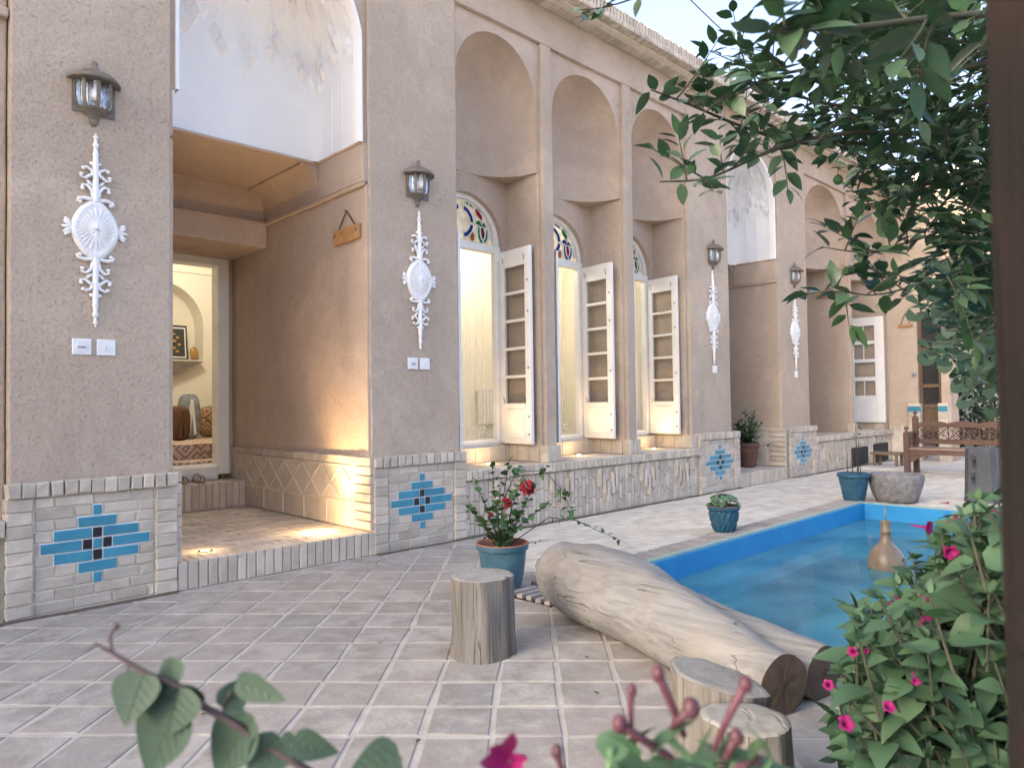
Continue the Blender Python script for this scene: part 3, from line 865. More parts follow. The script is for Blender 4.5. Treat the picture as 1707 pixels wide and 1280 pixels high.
# brick plinths under the piers ------------------------------------------
FY = 4.93
def plinth(x0, x1, seed):
    rg = R_(seed); L = x1 - x0
    m = MB(); m.box(x0 + .012, x1 - .012, FY + .024, HY + .05, .0, .762, 1)
    for xx in (x0, x1 - .135): m.box(xx + .006, xx + .129, FY + .011, FY + .03, .004, .70, 1)
    U, V, Nn = (1, 0, 0), (0, 0, 1), (0, -1, 0)
    nb = int(L / .07); bw = L / nb
    for i in range(nb): m.brick((x0 + i * bw + .003, FY - .012, .695), U, V, Nn, bw - .007, .085, .09, .007, 0, rg, .004)
    cw = .135; nr = 9; rh = .692 / nr
    for r in range(nr):
        z = .012 + r * rh * .985
        for xx in (x0, x1 - cw): m.brick((xx, FY, z), U, V, Nn, cw - .005, rh - .008, .07, .005, 0, rg, .004)
    # left and right returns
    for r in range(9):
        z = .012 + r * rh * .985
        m.brick((x0, HY + .06, z), (0, -1, 0), V, (-1, 0, 0), .125, rh - .008, .03, .005, 0, rg, .002)
        m.brick((x1, FY + .004, z), (0, 1, 0), V, (1, 0, 0), .125, rh - .008, .03, .005, 0, rg, .002)
    # inset field
    a, bq = x0 + cw + .004, x1 - cw - .004; Wd = bq - a; nr2 = 10; h2 = .68 / nr2; yf = FY + .016
    un = Wd / 12.2; cxx = (a + bq) / 2
    half = {1: (.5, 0), 2: (2.0, 0), 3: (4.35, 0), 4: (5.6, .0), 5: (4.35, 0), 6: (2.0, 0), 7: (.5, 0)}
    tiles = MB()
    for r in range(nr2):
        zt = .692 - (r + 1) * h2 + .004; hh = h2 - .010
        hw_ = half.get(r, (0, 0))[0] * un
        # buff bricks either side
        def fill(xa, xb):
            if xb - xa < .02: return
            xx = xa - (.0 if r % 2 else .1)
            while xx < xb - .01:
                p, q = max(xx, xa), min(xx + .205, xb)
                if q - p > .015: m.brick((p + .003, yf, zt), U, V, Nn, q - p - .007, hh + .003, .05, .005, 0, rg, .004)
                xx += .205
        if hw_ == 0: fill(a, bq); continue
        fill(a, cxx - hw_ - .004); fill(cxx + hw_ + .004, bq)
        def tile(xa, xb, mi): tiles.brick((xa + .004, yf - .003, zt), U, V, Nn, xb - xa - .008, hh, .04, .003, mi, rg, .0015)
        s_ = un * .5 * 1.02
        if r in (1, 2, 6, 7): tile(cxx - hw_, cxx + hw_, 0)
        elif r in (3, 5): tile(cxx - hw_, cxx - s_, 0); tile(cxx - s_, cxx + s_, 1); tile(cxx + s_, cxx + hw_, 0)
        else:
            tile(cxx - hw_, cxx - 3 * s_, 0); tile(cxx - 3 * s_, cxx - s_, 1); tile(cxx - s_, cxx + s_, 0); tile(cxx + s_, cxx + 3 * s_, 1); tile(cxx + 3 * s_, cxx + hw_, 0)
        tiles.box(cxx - hw_ + .001, cxx + hw_ - .001, yf + .0035, yf + .02, zt - .006, zt + hh + .006, 2)
    p = m.build('plinth', [M['brick'], M['mortar']], house)
    tiles.build('tile_cross', [M['turq'], M['black'], M['gypsum']], p)


for i, (a, c) in enumerate(((.80, 1.735), (3.255, 4.225), (8.16, 9.19), (10.74, 11.70))): plinth(a, c, 20 + i)


def low_wall(x0, x1, top, clusters, seed, holes=()):
    rg = R_(seed); U, V, Nn = (1, 0, 0), (0, 0, 1), (0, -1, 0)
    m = MB(); yb = FY + .03
    segs = []; xx = x0
    for (ha, hb, hz) in holes:
        segs.append((xx, ha)); xx = hb
        m.box(ha, hb, yb + .02, HY + .05, hz, top - .012, 1)
    segs.append((xx, x1))
    for a, c in segs: m.box(a, c, yb + .02, HY + .05, 0, top - .012, 1)
    nb = int((x1 - x0) / .066); bw = (x1 - x0) / nb
    for i in range(nb):
        m.brick((x0 + i * bw + .002, FY - .008, top - .09), U, V, Nn, bw - .006, .088, .05, .006, 0, rg, .004)
        m.brick((x0 + i * bw + .002, FY - .006, top), U, (0, 1, 0), (0, 0, 1), bw - .006, .2, .02, .005, 0, rg, .002)
    cw = .058; n = int((x1 - x0) / cw)
    for i in range(n):
        xa = x0 + i * cw; z = .01 - rg.uniform(0, .1)
        while z < top - .10:
            z2 = min(z + .2, top - .095); za = max(z, .01)
            inh = any(ha < xa + cw / 2 < hb and za < hz for (ha, hb, hz) in holes)
            if z2 - za > .02 and not inh: m.brick((xa + .002, yb + rg.uniform(-.004, .003), za), U, V, Nn, cw - .005, z2 - za - .006, .03, .004, 0, rg, .002)
            z = z2
    for cxx in clusters:
        for k, (zt, zb_) in enumerate(((.49, .29), (.42, .21), (.34, .12), (.43, .20), (.49, .28))):
            m.brick((cxx + (k - 2) * .075 - .024, yb - .03, zb_ * top / .6), U, V, Nn, .046, (zt - zb_) * top / .6, .05, .005, 0, rg, .002)
    return m.build('under_window_wall', [M['brick'], M['mortar']], house)


low_wall(4.225, 8.16, .60, (4.75, 5.52, 6.28, 7.05, 7.78), 40)
low_wall(-1.6, .80, .575, (-.1,), 41)
low_wall(11.70, 15.3, .60, (12.35,), 42, ((13.22, 14.05, .34), (14.25, 15.1, .36)))
# window ledge floor, its brick base course and a block under each pilaster
rg = R_(50); m = MB(); m.box(-1.6, .81, 5.0, 5.2, .3, .56); m.build('window_ledge', M['mortar'], house)
for (xa, xb, yb2, bays, pil) in ((4.22, 8.09, 5.62, BAYS, ((5.345, 5.53), (6.73, 6.915), (8.03, 8.17))), (11.63, 15.2, 6.6, [(13.53, 15.15)], ((13.36, 13.52),))):
    m = MB(); m.box(xa - .005, xb + .01, 5.05, yb2 + .13, .3, .59, 1)
    yy = 5.13; r = 0
    while yy < yb2 - .05:
        xx = xa - (.1 if r % 2 else 0)
        while xx < xb:
            p, q = max(xx, xa), min(xx + .21, xb)
            if q - p > .03: m.brick((p, yy, .602), (1, 0, 0), (0, 1, 0), (0, 0, 1), q - p - .005, .097, .03, .003, 0, rg, .001)
            xx += .21
        yy += .102; r += 1
    for (a, c) in bays:
        for xs, nn in ((a, 1), (c, -1)):
            yy = 5.075
            for k in range(3 if a < 10 else 1): m.brick((xs + nn * .012, yy, .605), (0, 1, 0), (0, 0, 1), (nn, 0, 0), .155, .155, .04, .004, 0, rg, .002); yy += .16
        xx = a
        while xx < c - .02:
            q = min(xx + .21, c); m.brick((xx, HY + (.50 if a < 10 else .73), .605), (1, 0, 0), (0, 0, 1), (0, -1, 0), q - xx - .005, .155, .05, .004, 0, rg, .002); xx += .21
    m.build('window_ledge', [M['brick'], M['mortar']], house)
    for a, c in pil:
        m = MB(); n = 3; bw = (c - a + .03) / n
        for k in range(n): m.brick((a - .015 + k * bw, HY - .035, .602), (1, 0, 0), (0, 0, 1), (0, -1, 0), bw - .005, .165, .09, .006, 0, rg, .003)
        m.brick((a - .016, HY + .07, .603), (0, -1, 0), (0, 0, 1), (-1, 0, 0), .10, .163, .03, .005, 0, rg, .003)
        m.build('pilaster_base', M['brick'], house)

# cornice and roof -------------------------------------------------------
m = MB(); rg = R_(60)
m.box(-1.6, 15.4, 4.71, HY + .4, 5.335, 5.40, 1)
m.box(-1.6, 15.4, 4.80, HY + .4, 5.30, 5.336, 1)
x = -1.6
while x < 15.1:
    m.brick((x, 4.70, 5.325), (1, 0, 0), (0, 1, 0), (0, 0, -1), .10, .145, .03, .006, 0, rg, .006)
    m.brick((x, 4.865, 5.294), (1, 0, 0), (0, 1, 0), (0, 0, -1), .10, .13, .03, .006, 0, rg, .006)
    m.brick((x, 4.69, 5.325), (1, 0, 0), (0, 0, 1), (0, -1, 0), .10, .055, .05, .006, 0, rg, .004); x += .112
x = -1.6
while x < 15.1:
    m.brick((x, 4.71, 5.385), (1, 0, 0), (0, 0, 1), (0, -1, 0), .042, .12 + rg.uniform(0, .012), .10, .006, 0, rg, .004); x += .058
for k in range(len(m.m)):
    pass
m.build('cornice', [M['brick'], M['mortar']], house)
m = MB(); m.box(-14, 15.4, 4.78, 11.2, 5.40, 5.47); m.build('roof', M['plaster'], house)

# rooms behind: window room and porch-door room ---------------------------
m = MB()
def room(x0, x1, y0, y1, z0, z1, front):
    m.box(x0, x1, y0, y1, z0 - .1, z0); m.box(x0, x1, y0, y1, z1, z1 + .1)
    m.box(x0 - .1, x0, y0, y1, z0, z1); m.box(x1, x1 + .1, y0, y1, z0, z1)
    m.box(x0 - .1, x1 + .1, y1, y1 + .08, z0, z1)
room(3.62, 8.02, 5.70, 7.50, .60, 3.9, 0)
room(.9, 6.2, 7.79, 11.1, .60, 3.9, 0)
# niche wall of the door room at y=10.5 (arched niche with a sloped bracket shelf)
arch_panel(m, .9, 6.2, .6, 3.9, 10.5, 3.45, .60, 2.35, .62, 1.88)
arch_reveal(m, 3.45, .60, 2.35, .62, 1.88, 10.5, 10.85); arch_face(m, 3.45, .60, 2.35, .62, 1.88, 10.85)
m.box(2.85, 4.05, 10.49, 10.85, 1.86, 1.885)
m.box(2.7, 4.22, 10.475, 10.5, 3.12, 3.15); m.box(4.19, 4.22, 10.475, 10.5, 1.7, 3.12)
m.lathe([(0, 0), (.07, 0), (.08, .012), (.095, 0)], 20, (0, 0, 0), 0) if False else None
# porch-room front wall parts either side of the door
m.box(.9, 1.99, 7.79, 7.86, .6, 3.9); m.box(3.27, 6.2, 7.79, 7.86, .6, 3.9); m.box(1.99, 3.27, 7.79, 7.86, 2.82, 3.9)
m.build('room_shell', M['cream'], house)

# ------------------------------------------------------------------ windows
def leaf(mb, o, u, v, n, w, h, rails, stile_l, stile_r, th=.038, mi=0, bars=()):
    """panelled casement leaf. rails = list of (z0,z1) solid bands; o lower corner on front face"""
    o, u, v, n = Vector(o), Vector(u), Vector(v), Vector(n)
    def bx(a0, a1, b0, b1, d0=0., d1=th):
        mb.brick(o + u * a0 + v * b0 - n * d0, u, v, n, a1 - a0, b1 - b0, d1 - d0, .004, mi)
    bx(0, stile_l, 0, h); bx(w - stile_r, w, 0, h)
    for a, b in rails: bx(stile_l, w - stile_r, a, b, .003)
    for a, b, c in bars: bx(a - .008, a + .008, b, c, .012, th - .01)


def casement(side, cx, parent, tilt=0.):
    # side +1: leaf folded back on the right reveal
    mb = MB(); gl = MB(); kn = MB()
    H = 2.03; Wd = .49; xs = cx + side * .498
    rails = [(0, .40), (.625, .65), (.885, .91), (1.145, .1170 * 10), (1.405, 1.43), (1.665, 1.69), (1.955, H)]
    rails = [(0, .40)] + [(.40 + .262 * k + .235, .40 + .262 * (k + 1)) for k in range(5)] + [(.40 + .262 * 5 + .235 + .027, H)]
    rails = [(0, .40)] + [(.63 + .262 * k, .657 + .262 * k) for k in range(4)] + [(1.705, H)]
    rails = [(0, .42)] + [(.42 + .292 * k + .262, .42 + .292 * (k + 1)) for k in range(4)] + [(1.85, H)]
    o = Vector((xs, 5.575, .785)); u = Vector((-side * .10 - side * tilt, -1, 0)).normalized(); v = Vector((0, 0, 1)); n = Vector((-side, 0, 0))
    leaf(mb, o, u, v, n, Wd, H, rails, .075, .085)
    # raised moulding on the lower panel
    mb.brick(o + u * .10 + v * .06 + n * .004, u, v, n, Wd - .21, .30, .006, .004)
    c = mb.build('casement', M['white_paint'], parent)
    gl.add([o + u * .07 + v * .41 - n * .02, o + u * (Wd - .08) + v * .41 - n * .02, o + u * (Wd - .08) + v * 1.86 - n * .02, o + u * .07 + v * 1.86 - n * .02], [(0, 1, 2, 3)])
    gl.build('casement_pane', M['glass'], parent, fixn=False)
    for zz in (1.68, 1.36, .78, .28, .10):
        kn = MB(); p = o + u * (Wd - .035) + v * zz
        kn.lathe([(.0, .011), (.011, .009), (.013, .002), (.013, -.002)], 10)
        for q in range(len(kn.v)):
            w0 = kn.v[q].copy(); kn.v[q] = p + u * w0.x + v * w0.y + n * w0.z
        kn.build('casement_stud', M['grey'], parent)
    for zz in (.45, 1.93):
        for uu_ in (.06, Wd - .09):
            kn = MB(); p = o + u * uu_ + v * zz + n * .003
            kn.tube([p + v * .03 - u * .015, p + u * .01, p - v * .035], .004, 5)
            kn.build('casement_hook', M['brass'], parent)


def window(a, c, cols, seed):
    cx = (a + c) / 2
    fr = MB(); R = .505; zs = 2.85
    for s in (-1, 1):
        fr.brick((cx + s * .4825 - .0325, 5.58, .77), (1, 0, 0), (0, 0, 1), (0, -1, 0), .065, 2.03, .07, .005)
        fr.brick((cx + s * .4825 - .045, 5.572, 2.70), (1, 0, 0), (0, 0, 1), (0, -1, 0), .09, .12, .02, .004)
    fr.brick((cx - .45, 5.575, .755), (1, 0, 0), (0, 0, 1), (0, -1, 0), .90, .075, .08, .005)
    fr.brick((cx - .515, 5.57, 2.80), (1, 0, 0), (0, 0, 1), (0, -1, 0), 1.03, .075, .08, .006)
    n = 24
    for i in range(n):
        t0, t1 = PI * i / n, PI * (i + 1) / n
        q = [(R * math.cos(t0), R * math.sin(t0)), (R * math.cos(t1), R * math.sin(t1)), ((R - .055) * math.cos(t1), (R - .055) * math.sin(t1)), ((R - .055) * math.cos(t0), (R - .055) * math.sin(t0))]
        fr.prism([(cx + x, zs + .02 + z) for x, z in q], (0, 5.58, 0), (1, 0, 0), (0, 0, 1), (0, -1, 0), .06)
    w = fr.build('window', M['white_paint'], house)
    # stained glass half round
    r = R - .05; zb = zs + .025
    gl = MB(); cm = MB()
    bgp = [(cx + r * math.cos(PI * i / 24), zb + r * math.sin(PI * i / 24)) for i in range(25)]
    gl.prism(bgp, (0, 5.615, 0), (1, 0, 0), (0, 0, 1), (0, -1, 0), .004, 0)
    def piece(pts, mi, sm=True):
        mx, mz = sum(p[0] for p in pts) / len(pts), sum(p[1] for p in pts) / len(pts); kk = 1.0 if len(pts) > 12 else 1.2
        pts = [(mx + (x - mx) * kk, mz + (z - mz) * kk) for x, z in pts]
        for s in (-1, 1):
            P = [(cx + s * x * r, zb + z * r) for x, z in pts]
            gl.prism(P, (0, 5.609, 0), (1, 0, 0), (0, 0, 1), (0, -1, 0), .004, mi)
            cm.tube([(x, 5.606, z) for x, z in P + [P[0], P[1]]], .0055, 5, 0, False)
    def came(pts):
        for s in (-1, 1): cm.tube([(cx + s * x * r, 5.606, zb + z * r) for x, z in pts], .0045, 5, 0, False)
    def ell(x, z, a_, b_, rot=0, n=14, t0=0, t1=2 * PI, ex=None):
        out = []
        for i in range(n):
            t = t0 + (t1 - t0) * i / n
            p, q = a_ * math.cos(t), b_ * math.sin(t)
            out.append((x + p * math.cos(rot) - q * math.sin(rot), z + p * math.sin(rot) + q * math.cos(rot)))
        return out
    # ring of two halves each side
    for t0, t1 in ((-1.35, -.12), (.02, 1.35)):
        k = 8; o_ = [(.375 * math.cos(t0 + (t1 - t0) * i / k), .46 + .375 * math.sin(t0 + (t1 - t0) * i / k)) for i in range(k + 1)]
        i_ = [(.265 * math.cos(t0 + (t1 - t0) * i / k), .46 + .265 * math.sin(t0 + (t1 - t0) * i / k)) for i in range(k, -1, -1)]
        piece(o_ + i_, cols[0])
    # drop
    dp = [(.47, .83), (.57, .78), (.63, .68), (.63, .58), (.61, .50), (.55, .60), (.47, .66), (.43, .74)]
    piece(dp, cols[1])
    piece([(.14, .90), (.24, .92), (.33, .87), (.38, .80), (.28, .83), (.18, .86)], cols[2])
    piece([(.84, .42), (.90, .30), (.93, .16), (.88, .14), (.85, .28)], cols[1])
    # tulip cap, cup sides, heart
    piece([(.42, .47), (.50, .535), (.60, .55), (.70, .50), (.755, .41), (.65, .43), (.58, .42), (.52, .44)], cols[2])
    piece([(.52, .40), (.565, .38), (.57, .24), (.60, .14), (.66, .12), (.66, .05), (.56, .07), (.51, .17), (.50, .30)], cols[2])
    piece([(.755, .37), (.80, .33), (.80, .18), (.74, .08), (.67, .05), (.67, .12), (.72, .16), (.74, .25)], cols[2])
    piece([(.59, .38), (.68, .39), (.715, .25), (.69, .16), (.63, .15), (.60, .24)], cols[3])
    piece([(.28, .21), (.36, .25), (.40, .17), (.38, .07), (.30, .05), (.25, .12)], 4)
    for pts in ([(.36, .5), (.43, .47)], [(.63, .5), (.78, .6)], [(.80, .35), (.93, .30)], [(.80, .18), (.97, .12)], [(.57, .8), (.66, .74)], [(.42, .72), (.33, .62)], [(.47, .45), (.43, .25), (.48, .06), (.47, .0)], [(.88, .02), (.90, .2), (.84, .4), (.72, .6), (.55, .76), (.40, .86), (.2, .93), (.0, .95)], [(.74, .08), (.80, .0)], [(.25, .85), (.2, .96)], [(.38, .07), (.43, .1)]):
        came(pts)
    gl.build('stained_glass', [M['sg_cream'], M['sg_red'], M['sg_green'], M['sg_blue'], M['sg_orange'], M['sg_brown']], w)
    cm.build('glazing_bar', M['white_paint'], w)
    casement(1, cx, w, .02 * (seed - 1)); casement(-1, cx, w)
    return w


wins = [window(*BAYS[0], (3, 1, 2, 5), 0), window(*BAYS[1], (3, 2, 3, 1), 1), window(*BAYS[2], (3, 1, 2, 5), 2)]

# porch door frame with raised sill (part of the house)
m = MB()
m.brick((3.085, 7.60, .50), (1, 0, 0), (0, 0, 1), (0, -1, 0), .12, 2.29, .17, .012)
m.brick((2.02, 7.60, .50), (1, 0, 0), (0, 0, 1), (0, -1, 0), .10, 2.29, .17, .012)
m.brick((2.12, 7.595, .44), (1, 0, 0), (0, 0, 1), (0, -1, 0), .965, .155, .19, .016)
m.brick((2.12, 7.60, 2.70), (1, 0, 0), (0, 0, 1), (0, -1, 0), .965, .09, .17, .01)
m.wobble(.002, 5).build('door_frame', M['white_paint'], house)
d = MB()
leaf(d, (2.135, 7.79, .62), (.03, 1, 0), (0, 0, 1), (1, 0, 0), .48, 2.05, [(0, .5), (.98, 1.03), (1.5, 1.55), (1.98, 2.05)], .07, .07)
d.build('door', M['white_paint'], house)
# far casement leaf in the last bay, with its frame strip
m = MB()
LX = 15.08
rl = [(0, .53), (.82, .90), (1.19, 1.26), (1.55, 1.62), (1.92, 2.09)]
leaf(m, (LX, 5.60, .735), (-.03, -1, 0), (0, 0, 1), (-1, 0, 0), .60, 2.09, rl, .03, .17, .045, 0, [(.215, .53, .82), (.215, 1.26, 1.55), (.215, 1.62, 1.92)])
m.brick((LX - .003, 5.54, .80), (-.03, -1, 0), (0, 0, 1), (-1, 0, 0), .33, .35, .01, .006)
fw = m.build('casement', M['white_paint'], house)
fw['label'] = 'white casement leaf of the last bay, folded open against the wall'
g_ = MB(); g_.add([(LX + .02, 5.6, 1.2), (LX + .02, 5.15, 1.2), (LX + .02, 5.15, 2.7), (LX + .02, 5.6, 2.7)], [(0, 1, 2, 3)])
g_.build('casement_pane', M['glass'], fw, fixn=False)
m = MB(); m.brick((15.00, 5.66, .70), (0, -1, 0), (0, 0, 1), (-1, 0, 0), .05, 2.25, .05, .005); m.brick((13.55, 5.72, .70), (1, 0, 0), (0, 0, 1), (0, -1, 0), 1.45, 2.2, .03, .005)
m.build('window_shutter', M['white_paint'], house)

# wing at the far end -----------------------------------------------------
m = MB()
m.gbox(15.4, 15.9, 4.50, 5.9, 0, ZF); m.gbox(15.4, 15.9, 3.95, 4.10, 0, 3.0); m.gbox(15.4, 15.9, 1.2, 4.50, 2.86, ZF)
m.wobble(.006, 1.5).build('wall', M['plaster'], house, .012)
m = MB(); rg = R_(71)
m.box(15.10, 15.9, 1.0, 5.0, 5.335, 5.47, 1)
y = 1.0
while y < 4.7:
    m.brick((15.09, y, 5.325), (0, 1, 0), (1, 0, 0), (0, 0, -1), .10, .28, .03, .006, 0, rg, .006)
    m.brick((15.09, y, 5.34), (0, 1, 0), (0, 0, 1), (-1, 0, 0), .05, .16, .05, .006, 0, rg, .004); y += .112
m.build('cornice', [M['brick'], M['mortar']], house)
m = MB()
m.brick((15.47, 4.50, .55), (0, -1, 0), (0, 0, 1), (-1, 0, 0), .06, 2.31, .08, .006); m.brick((15.47, 4.165, .55), (0, -1, 0), (0, 0, 1), (-1, 0, 0), .06, 2.31, .08, .006)
m.brick((15.47, 4.44, 2.78), (0, -1, 0), (0, 0, 1), (-1, 0, 0), .28, .08, .08, .006)
for a, bq in ((.55, .60), (1.0, 1.08), (1.40, 1.47), (2.12, 2.18)): m.brick((15.48, 4.44, a), (0, -1, 0), (0, 0, 1), (-1, 0, 0), .28, bq - a, .05, .005)
m.box(15.50, 15.52, 4.16, 4.44, .58, 1.0)
fd = m.build('door', M['doorwood'], house); fd['label'] = 'narrow brown wooden door with glass panes in the far wing'
m = MB(); m.add([(15.5, 4.44, 1.05), (15.5, 4.16, 1.05), (15.5, 4.16, 2.8), (15.5, 4.44, 2.8)], [(0, 1, 2, 3)]); m.build('door_pane', M['glass'], fd, fixn=False)
m = MB(); m.box(15.53, 15.56, 4.1, 4.5, .3, 2.86); m.build('door_back', M['hollow'], fd)
m = MB(); rg = R_(72)
for y0, y1 in ((4.66, 4.44), (4.14, 3.98)):
    m.box(15.29, 15.42, y1, y0, 0, 1.10, 1)
    for r in range(9):
        z = .02 + r * .115
        m.brick((15.275, y0, z), (0, -1, 0), (0, 0, 1), (-1, 0, 0), (y0 - y1), .105, .05, .006, 0 if r < 8 else 2, rg, .003)
m.box(15.28, 15.42, 4.66, 5.0, 0, .66, 1)
for k in range(5): m.brick((15.265, 4.99 - k * .066, .56), (0, -1, 0), (0, 0, 1), (-1, 0, 0), .06, .1, .05, .005, 0, rg, .003)
m.build('plinth', [M['brick'], M['mortar'], M['turq']], house)

# walled garden beyond the wing
bw_ = thing('garden_wall', 'cream rendered wall with pale window grille behind the dark shrubs', 'wall', (19.5, 4.0, 0))
m = MB(); m.gbox(19.4, 19.7, -3, 6.5, 0, 3.6); m.wobble(.006).build('wall_face', M['cream'], bw_, .01)
m = MB()
for k in range(4): m.box(19.34, 19.39, 4.45 + k * .2, 4.48 + k * .2, 1.2, 2.4)
for k in range(4): m.box(19.35, 19.38, 4.45, 5.08, 1.2 + k * .38, 1.23 + k * .38)
m.build('window_grille', M['white_paint'], bw_)

# ------------------------------------------------------------------ lamps that are lit
def spot_light(x, y, z, label, aim, power, grp, size=84):
    t = thing('floor_spotlight', label, 'spotlight', (x, y, z), grp)
    m = MB(); m.lathe([(.030, .004), (.034, .007), (.046, .006), (.050, .0)], 20, (x, y, z)); m.build('ring', M['brass'], t)
    m = MB(); m.lathe([(.031, .004), (.02, .007), (.0005, .008)], 16, (x, y, z)); m.build('lens', M['spot'], t)
    l = bpy.data.lights.new('spot_beam', 'SPOT'); l.energy = power; l.color = (1, .62, .27); l.spot_size = math.radians(size); l.spot_blend = 1.0; l.shadow_soft_size = .03
    o = bpy.data.objects.new('spot_beam', l); COL.objects.link(o); o.parent = t; o.location = (0, 0, .02)
    o.rotation_euler = (-Vector(aim)).to_track_quat('Z', 'Y').to_euler()
    l2 = bpy.data.lights.new('spot_glow', 'POINT'); l2.energy = power * .10; l2.color = (1, .66, .32); l2.shadow_soft_size = .04
    o2 = bpy.data.objects.new('spot_glow', l2); COL.objects.link(o2); o2.parent = t; o2.location = (0, 0, .06)
    return t


spot_light(2.015, 5.20, .190, 'lit floor spotlight in the porch beside the left pier plinth', (-.05, .15, 1), 1.6, 'spotlights in the porch floor')
spot_light(2.942, 5.26, .190, 'lit floor spotlight in the porch washing the right porch wall', (.25, .0, 1), 11, 'spotlights in the porch floor')
for px_, lab in ((815, 'lit spotlight on the brick ledge under the first stained glass window'), (965, 'lit spotlight on the brick ledge under the second stained glass window'), (1090, 'lit spotlight on the brick ledge under the third stained glass window')):
    py_ = {815: 770, 965: 756, 1090: 744}[px_]
    r = CAM_R @ Vector(((px_ - 853.5) / FPX, -(py_ - 640) / FPX, -1)); k = 5.32 / r.y
    spot_light(r.x * k, 5.32, .604, lab, (.42, .0, 1), 1.8, 'spotlights on the window ledge')


def room_light(x, y, z, power, lab, col=(1, .88, .70)):
    t = thing('ceiling_lamp', lab, 'lamp', (x, y, z))
    m = MB(); m.tube([(x, y, z), (x, y, z - .25)], .008, 6); m.lathe([(.05, 0), (.05, -.02), (0, -.025)], 14, (x, y, z)); m.build('stem', M['brass'], t)
    m = MB(); m.lathe([(.03, -.25), (.10, -.29), (.13, -.36), (.10, -.43), (.001, -.46)], 18, (x, y, z)); m.build('globe', M['roomlamp'], t)
    l = bpy.data.lights.new('lamp_glow', 'POINT'); l.energy = power; l.color = col; l.shadow_soft_size = .15
    o = bpy.data.objects.new('lamp_glow', l); COL.objects.link(o); o.parent = t; o.location = (0, 0, -.62)
    return t


room_light(6.1, 6.7, 3.9, 5.5, 'globe lamp lighting the room behind the stained glass windows')
room_light(3.1, 9.0, 3.9, 6., 'globe lamp lighting the carpeted room behind the porch door')

# ------------------------------------------------------------------ wall lanterns, plaster ornaments, sockets
def make_lantern(loc, label):
    t = thing('wall_lantern', label, 'wall lamp', loc, 'half lanterns on the piers')
    ox, oy, oz = loc
    A0, A1 = PI, 2 * PI       # front half (towards -Y)
    m = MB()
    m.lathe([(.0, .345), (.03, .343), (.09, .325), (.135, .295), (.150, .275), (.150, .262), (.118, .266), (.0, .268)], 20, (ox, oy, oz), 0, A0, A1)
    m.lathe([(.0, .405), (.012, .40), (.018, .385), (.012, .37), (.022, .36), (.022, .34)], 10, (ox, oy - .022, oz))
    m.build('cap', M['iron'], t)
    m = MB()
    prof = [(.112, .27), (.112, .17), (.104, .125), (.085, .095), (.055, .075)]
    for k in range(5):
        a = A0 + .06 + (PI - .12) * k / 4
        rd = Vector((math.cos(a), math.sin(a), 0)); tn = Vector((-rd.y, rd.x, 0))
        for i in range(len(prof) - 1):
            (r0, z0), (r1, z1) = prof[i], prof[i + 1]
            b0, b1 = Vector((ox, oy, oz)) + rd * r0 + Vector((0, 0, z0)), Vector((ox, oy, oz)) + rd * r1 + Vector((0, 0, z1))
            wv = tn * .011
            m.add([b0 - wv, b0 + wv, b1 + wv, b1 - wv, b0 - wv - rd * .01, b0 + wv - rd * .01, b1 + wv - rd * .01, b1 - wv - rd * .01], [(0, 1, 2, 3), (4, 7, 6, 5), (0, 3, 7, 4), (1, 5, 6, 2)])
    m.lathe([(.088, .10), (.075, .088), (.055, .070), (.030, .058), (.030, .04), (.026, .038), (.028, .03), (.020, .012), (.012, .0), (.0, -.002)], 16, (ox, oy, oz), 0, A0, A1)
    m.box(ox - .12, ox + .12, oy - .004, oy + .004, oz + .07, oz + .28)
    m.build('frame', M['iron'], t)
    m = MB()
    vs = []
    n = 36
    pr = [(.100, .265), (.100, .17), (.092, .128), (.075, .10)]
    m.add([(ox + (r + .0035 * (k % 2)) * math.cos(A0 + PI * k / n), oy - .006 + (r * .35 + .0035 * (k % 2)) * math.sin(A0 + PI * k / n), oz + z) for r, z in pr for k in range(n + 1)],
          [(i * (n + 1) + k, i * (n + 1) + k + 1, (i + 1) * (n + 1) + k + 1, (i + 1) * (n + 1) + k) for i in range(3) for k in range(n)])
    m.build('reflector', M['lampglass'], t)
    m = MB(); m.lathe([(.0, .135), (.022, .139), (.035, .155), (.038, .175), (.032, .20), (.018, .225), (.016, .268)], 16, (ox, oy - .055, oz)); m.build('bulb', M['bulb'], t)
    return t


lan = make_lantern((1.253, HY - .006, 2.965), 'large grey half lantern with white bulb on the pier left of the porch')
LZS = [(3.755, HY - .006, 2.915, 'grey half lantern on the pier between porch and stained glass windows'), (8.67, HY - .006, 2.96, 'grey half lantern on the pier just right of the third stained glass window'), (11.14, HY - .006, 2.96, 'smallest looking grey half lantern on the pier beyond the white recess')]
for x, y, z, l in LZS: dup(lan, (x, y, z), l)


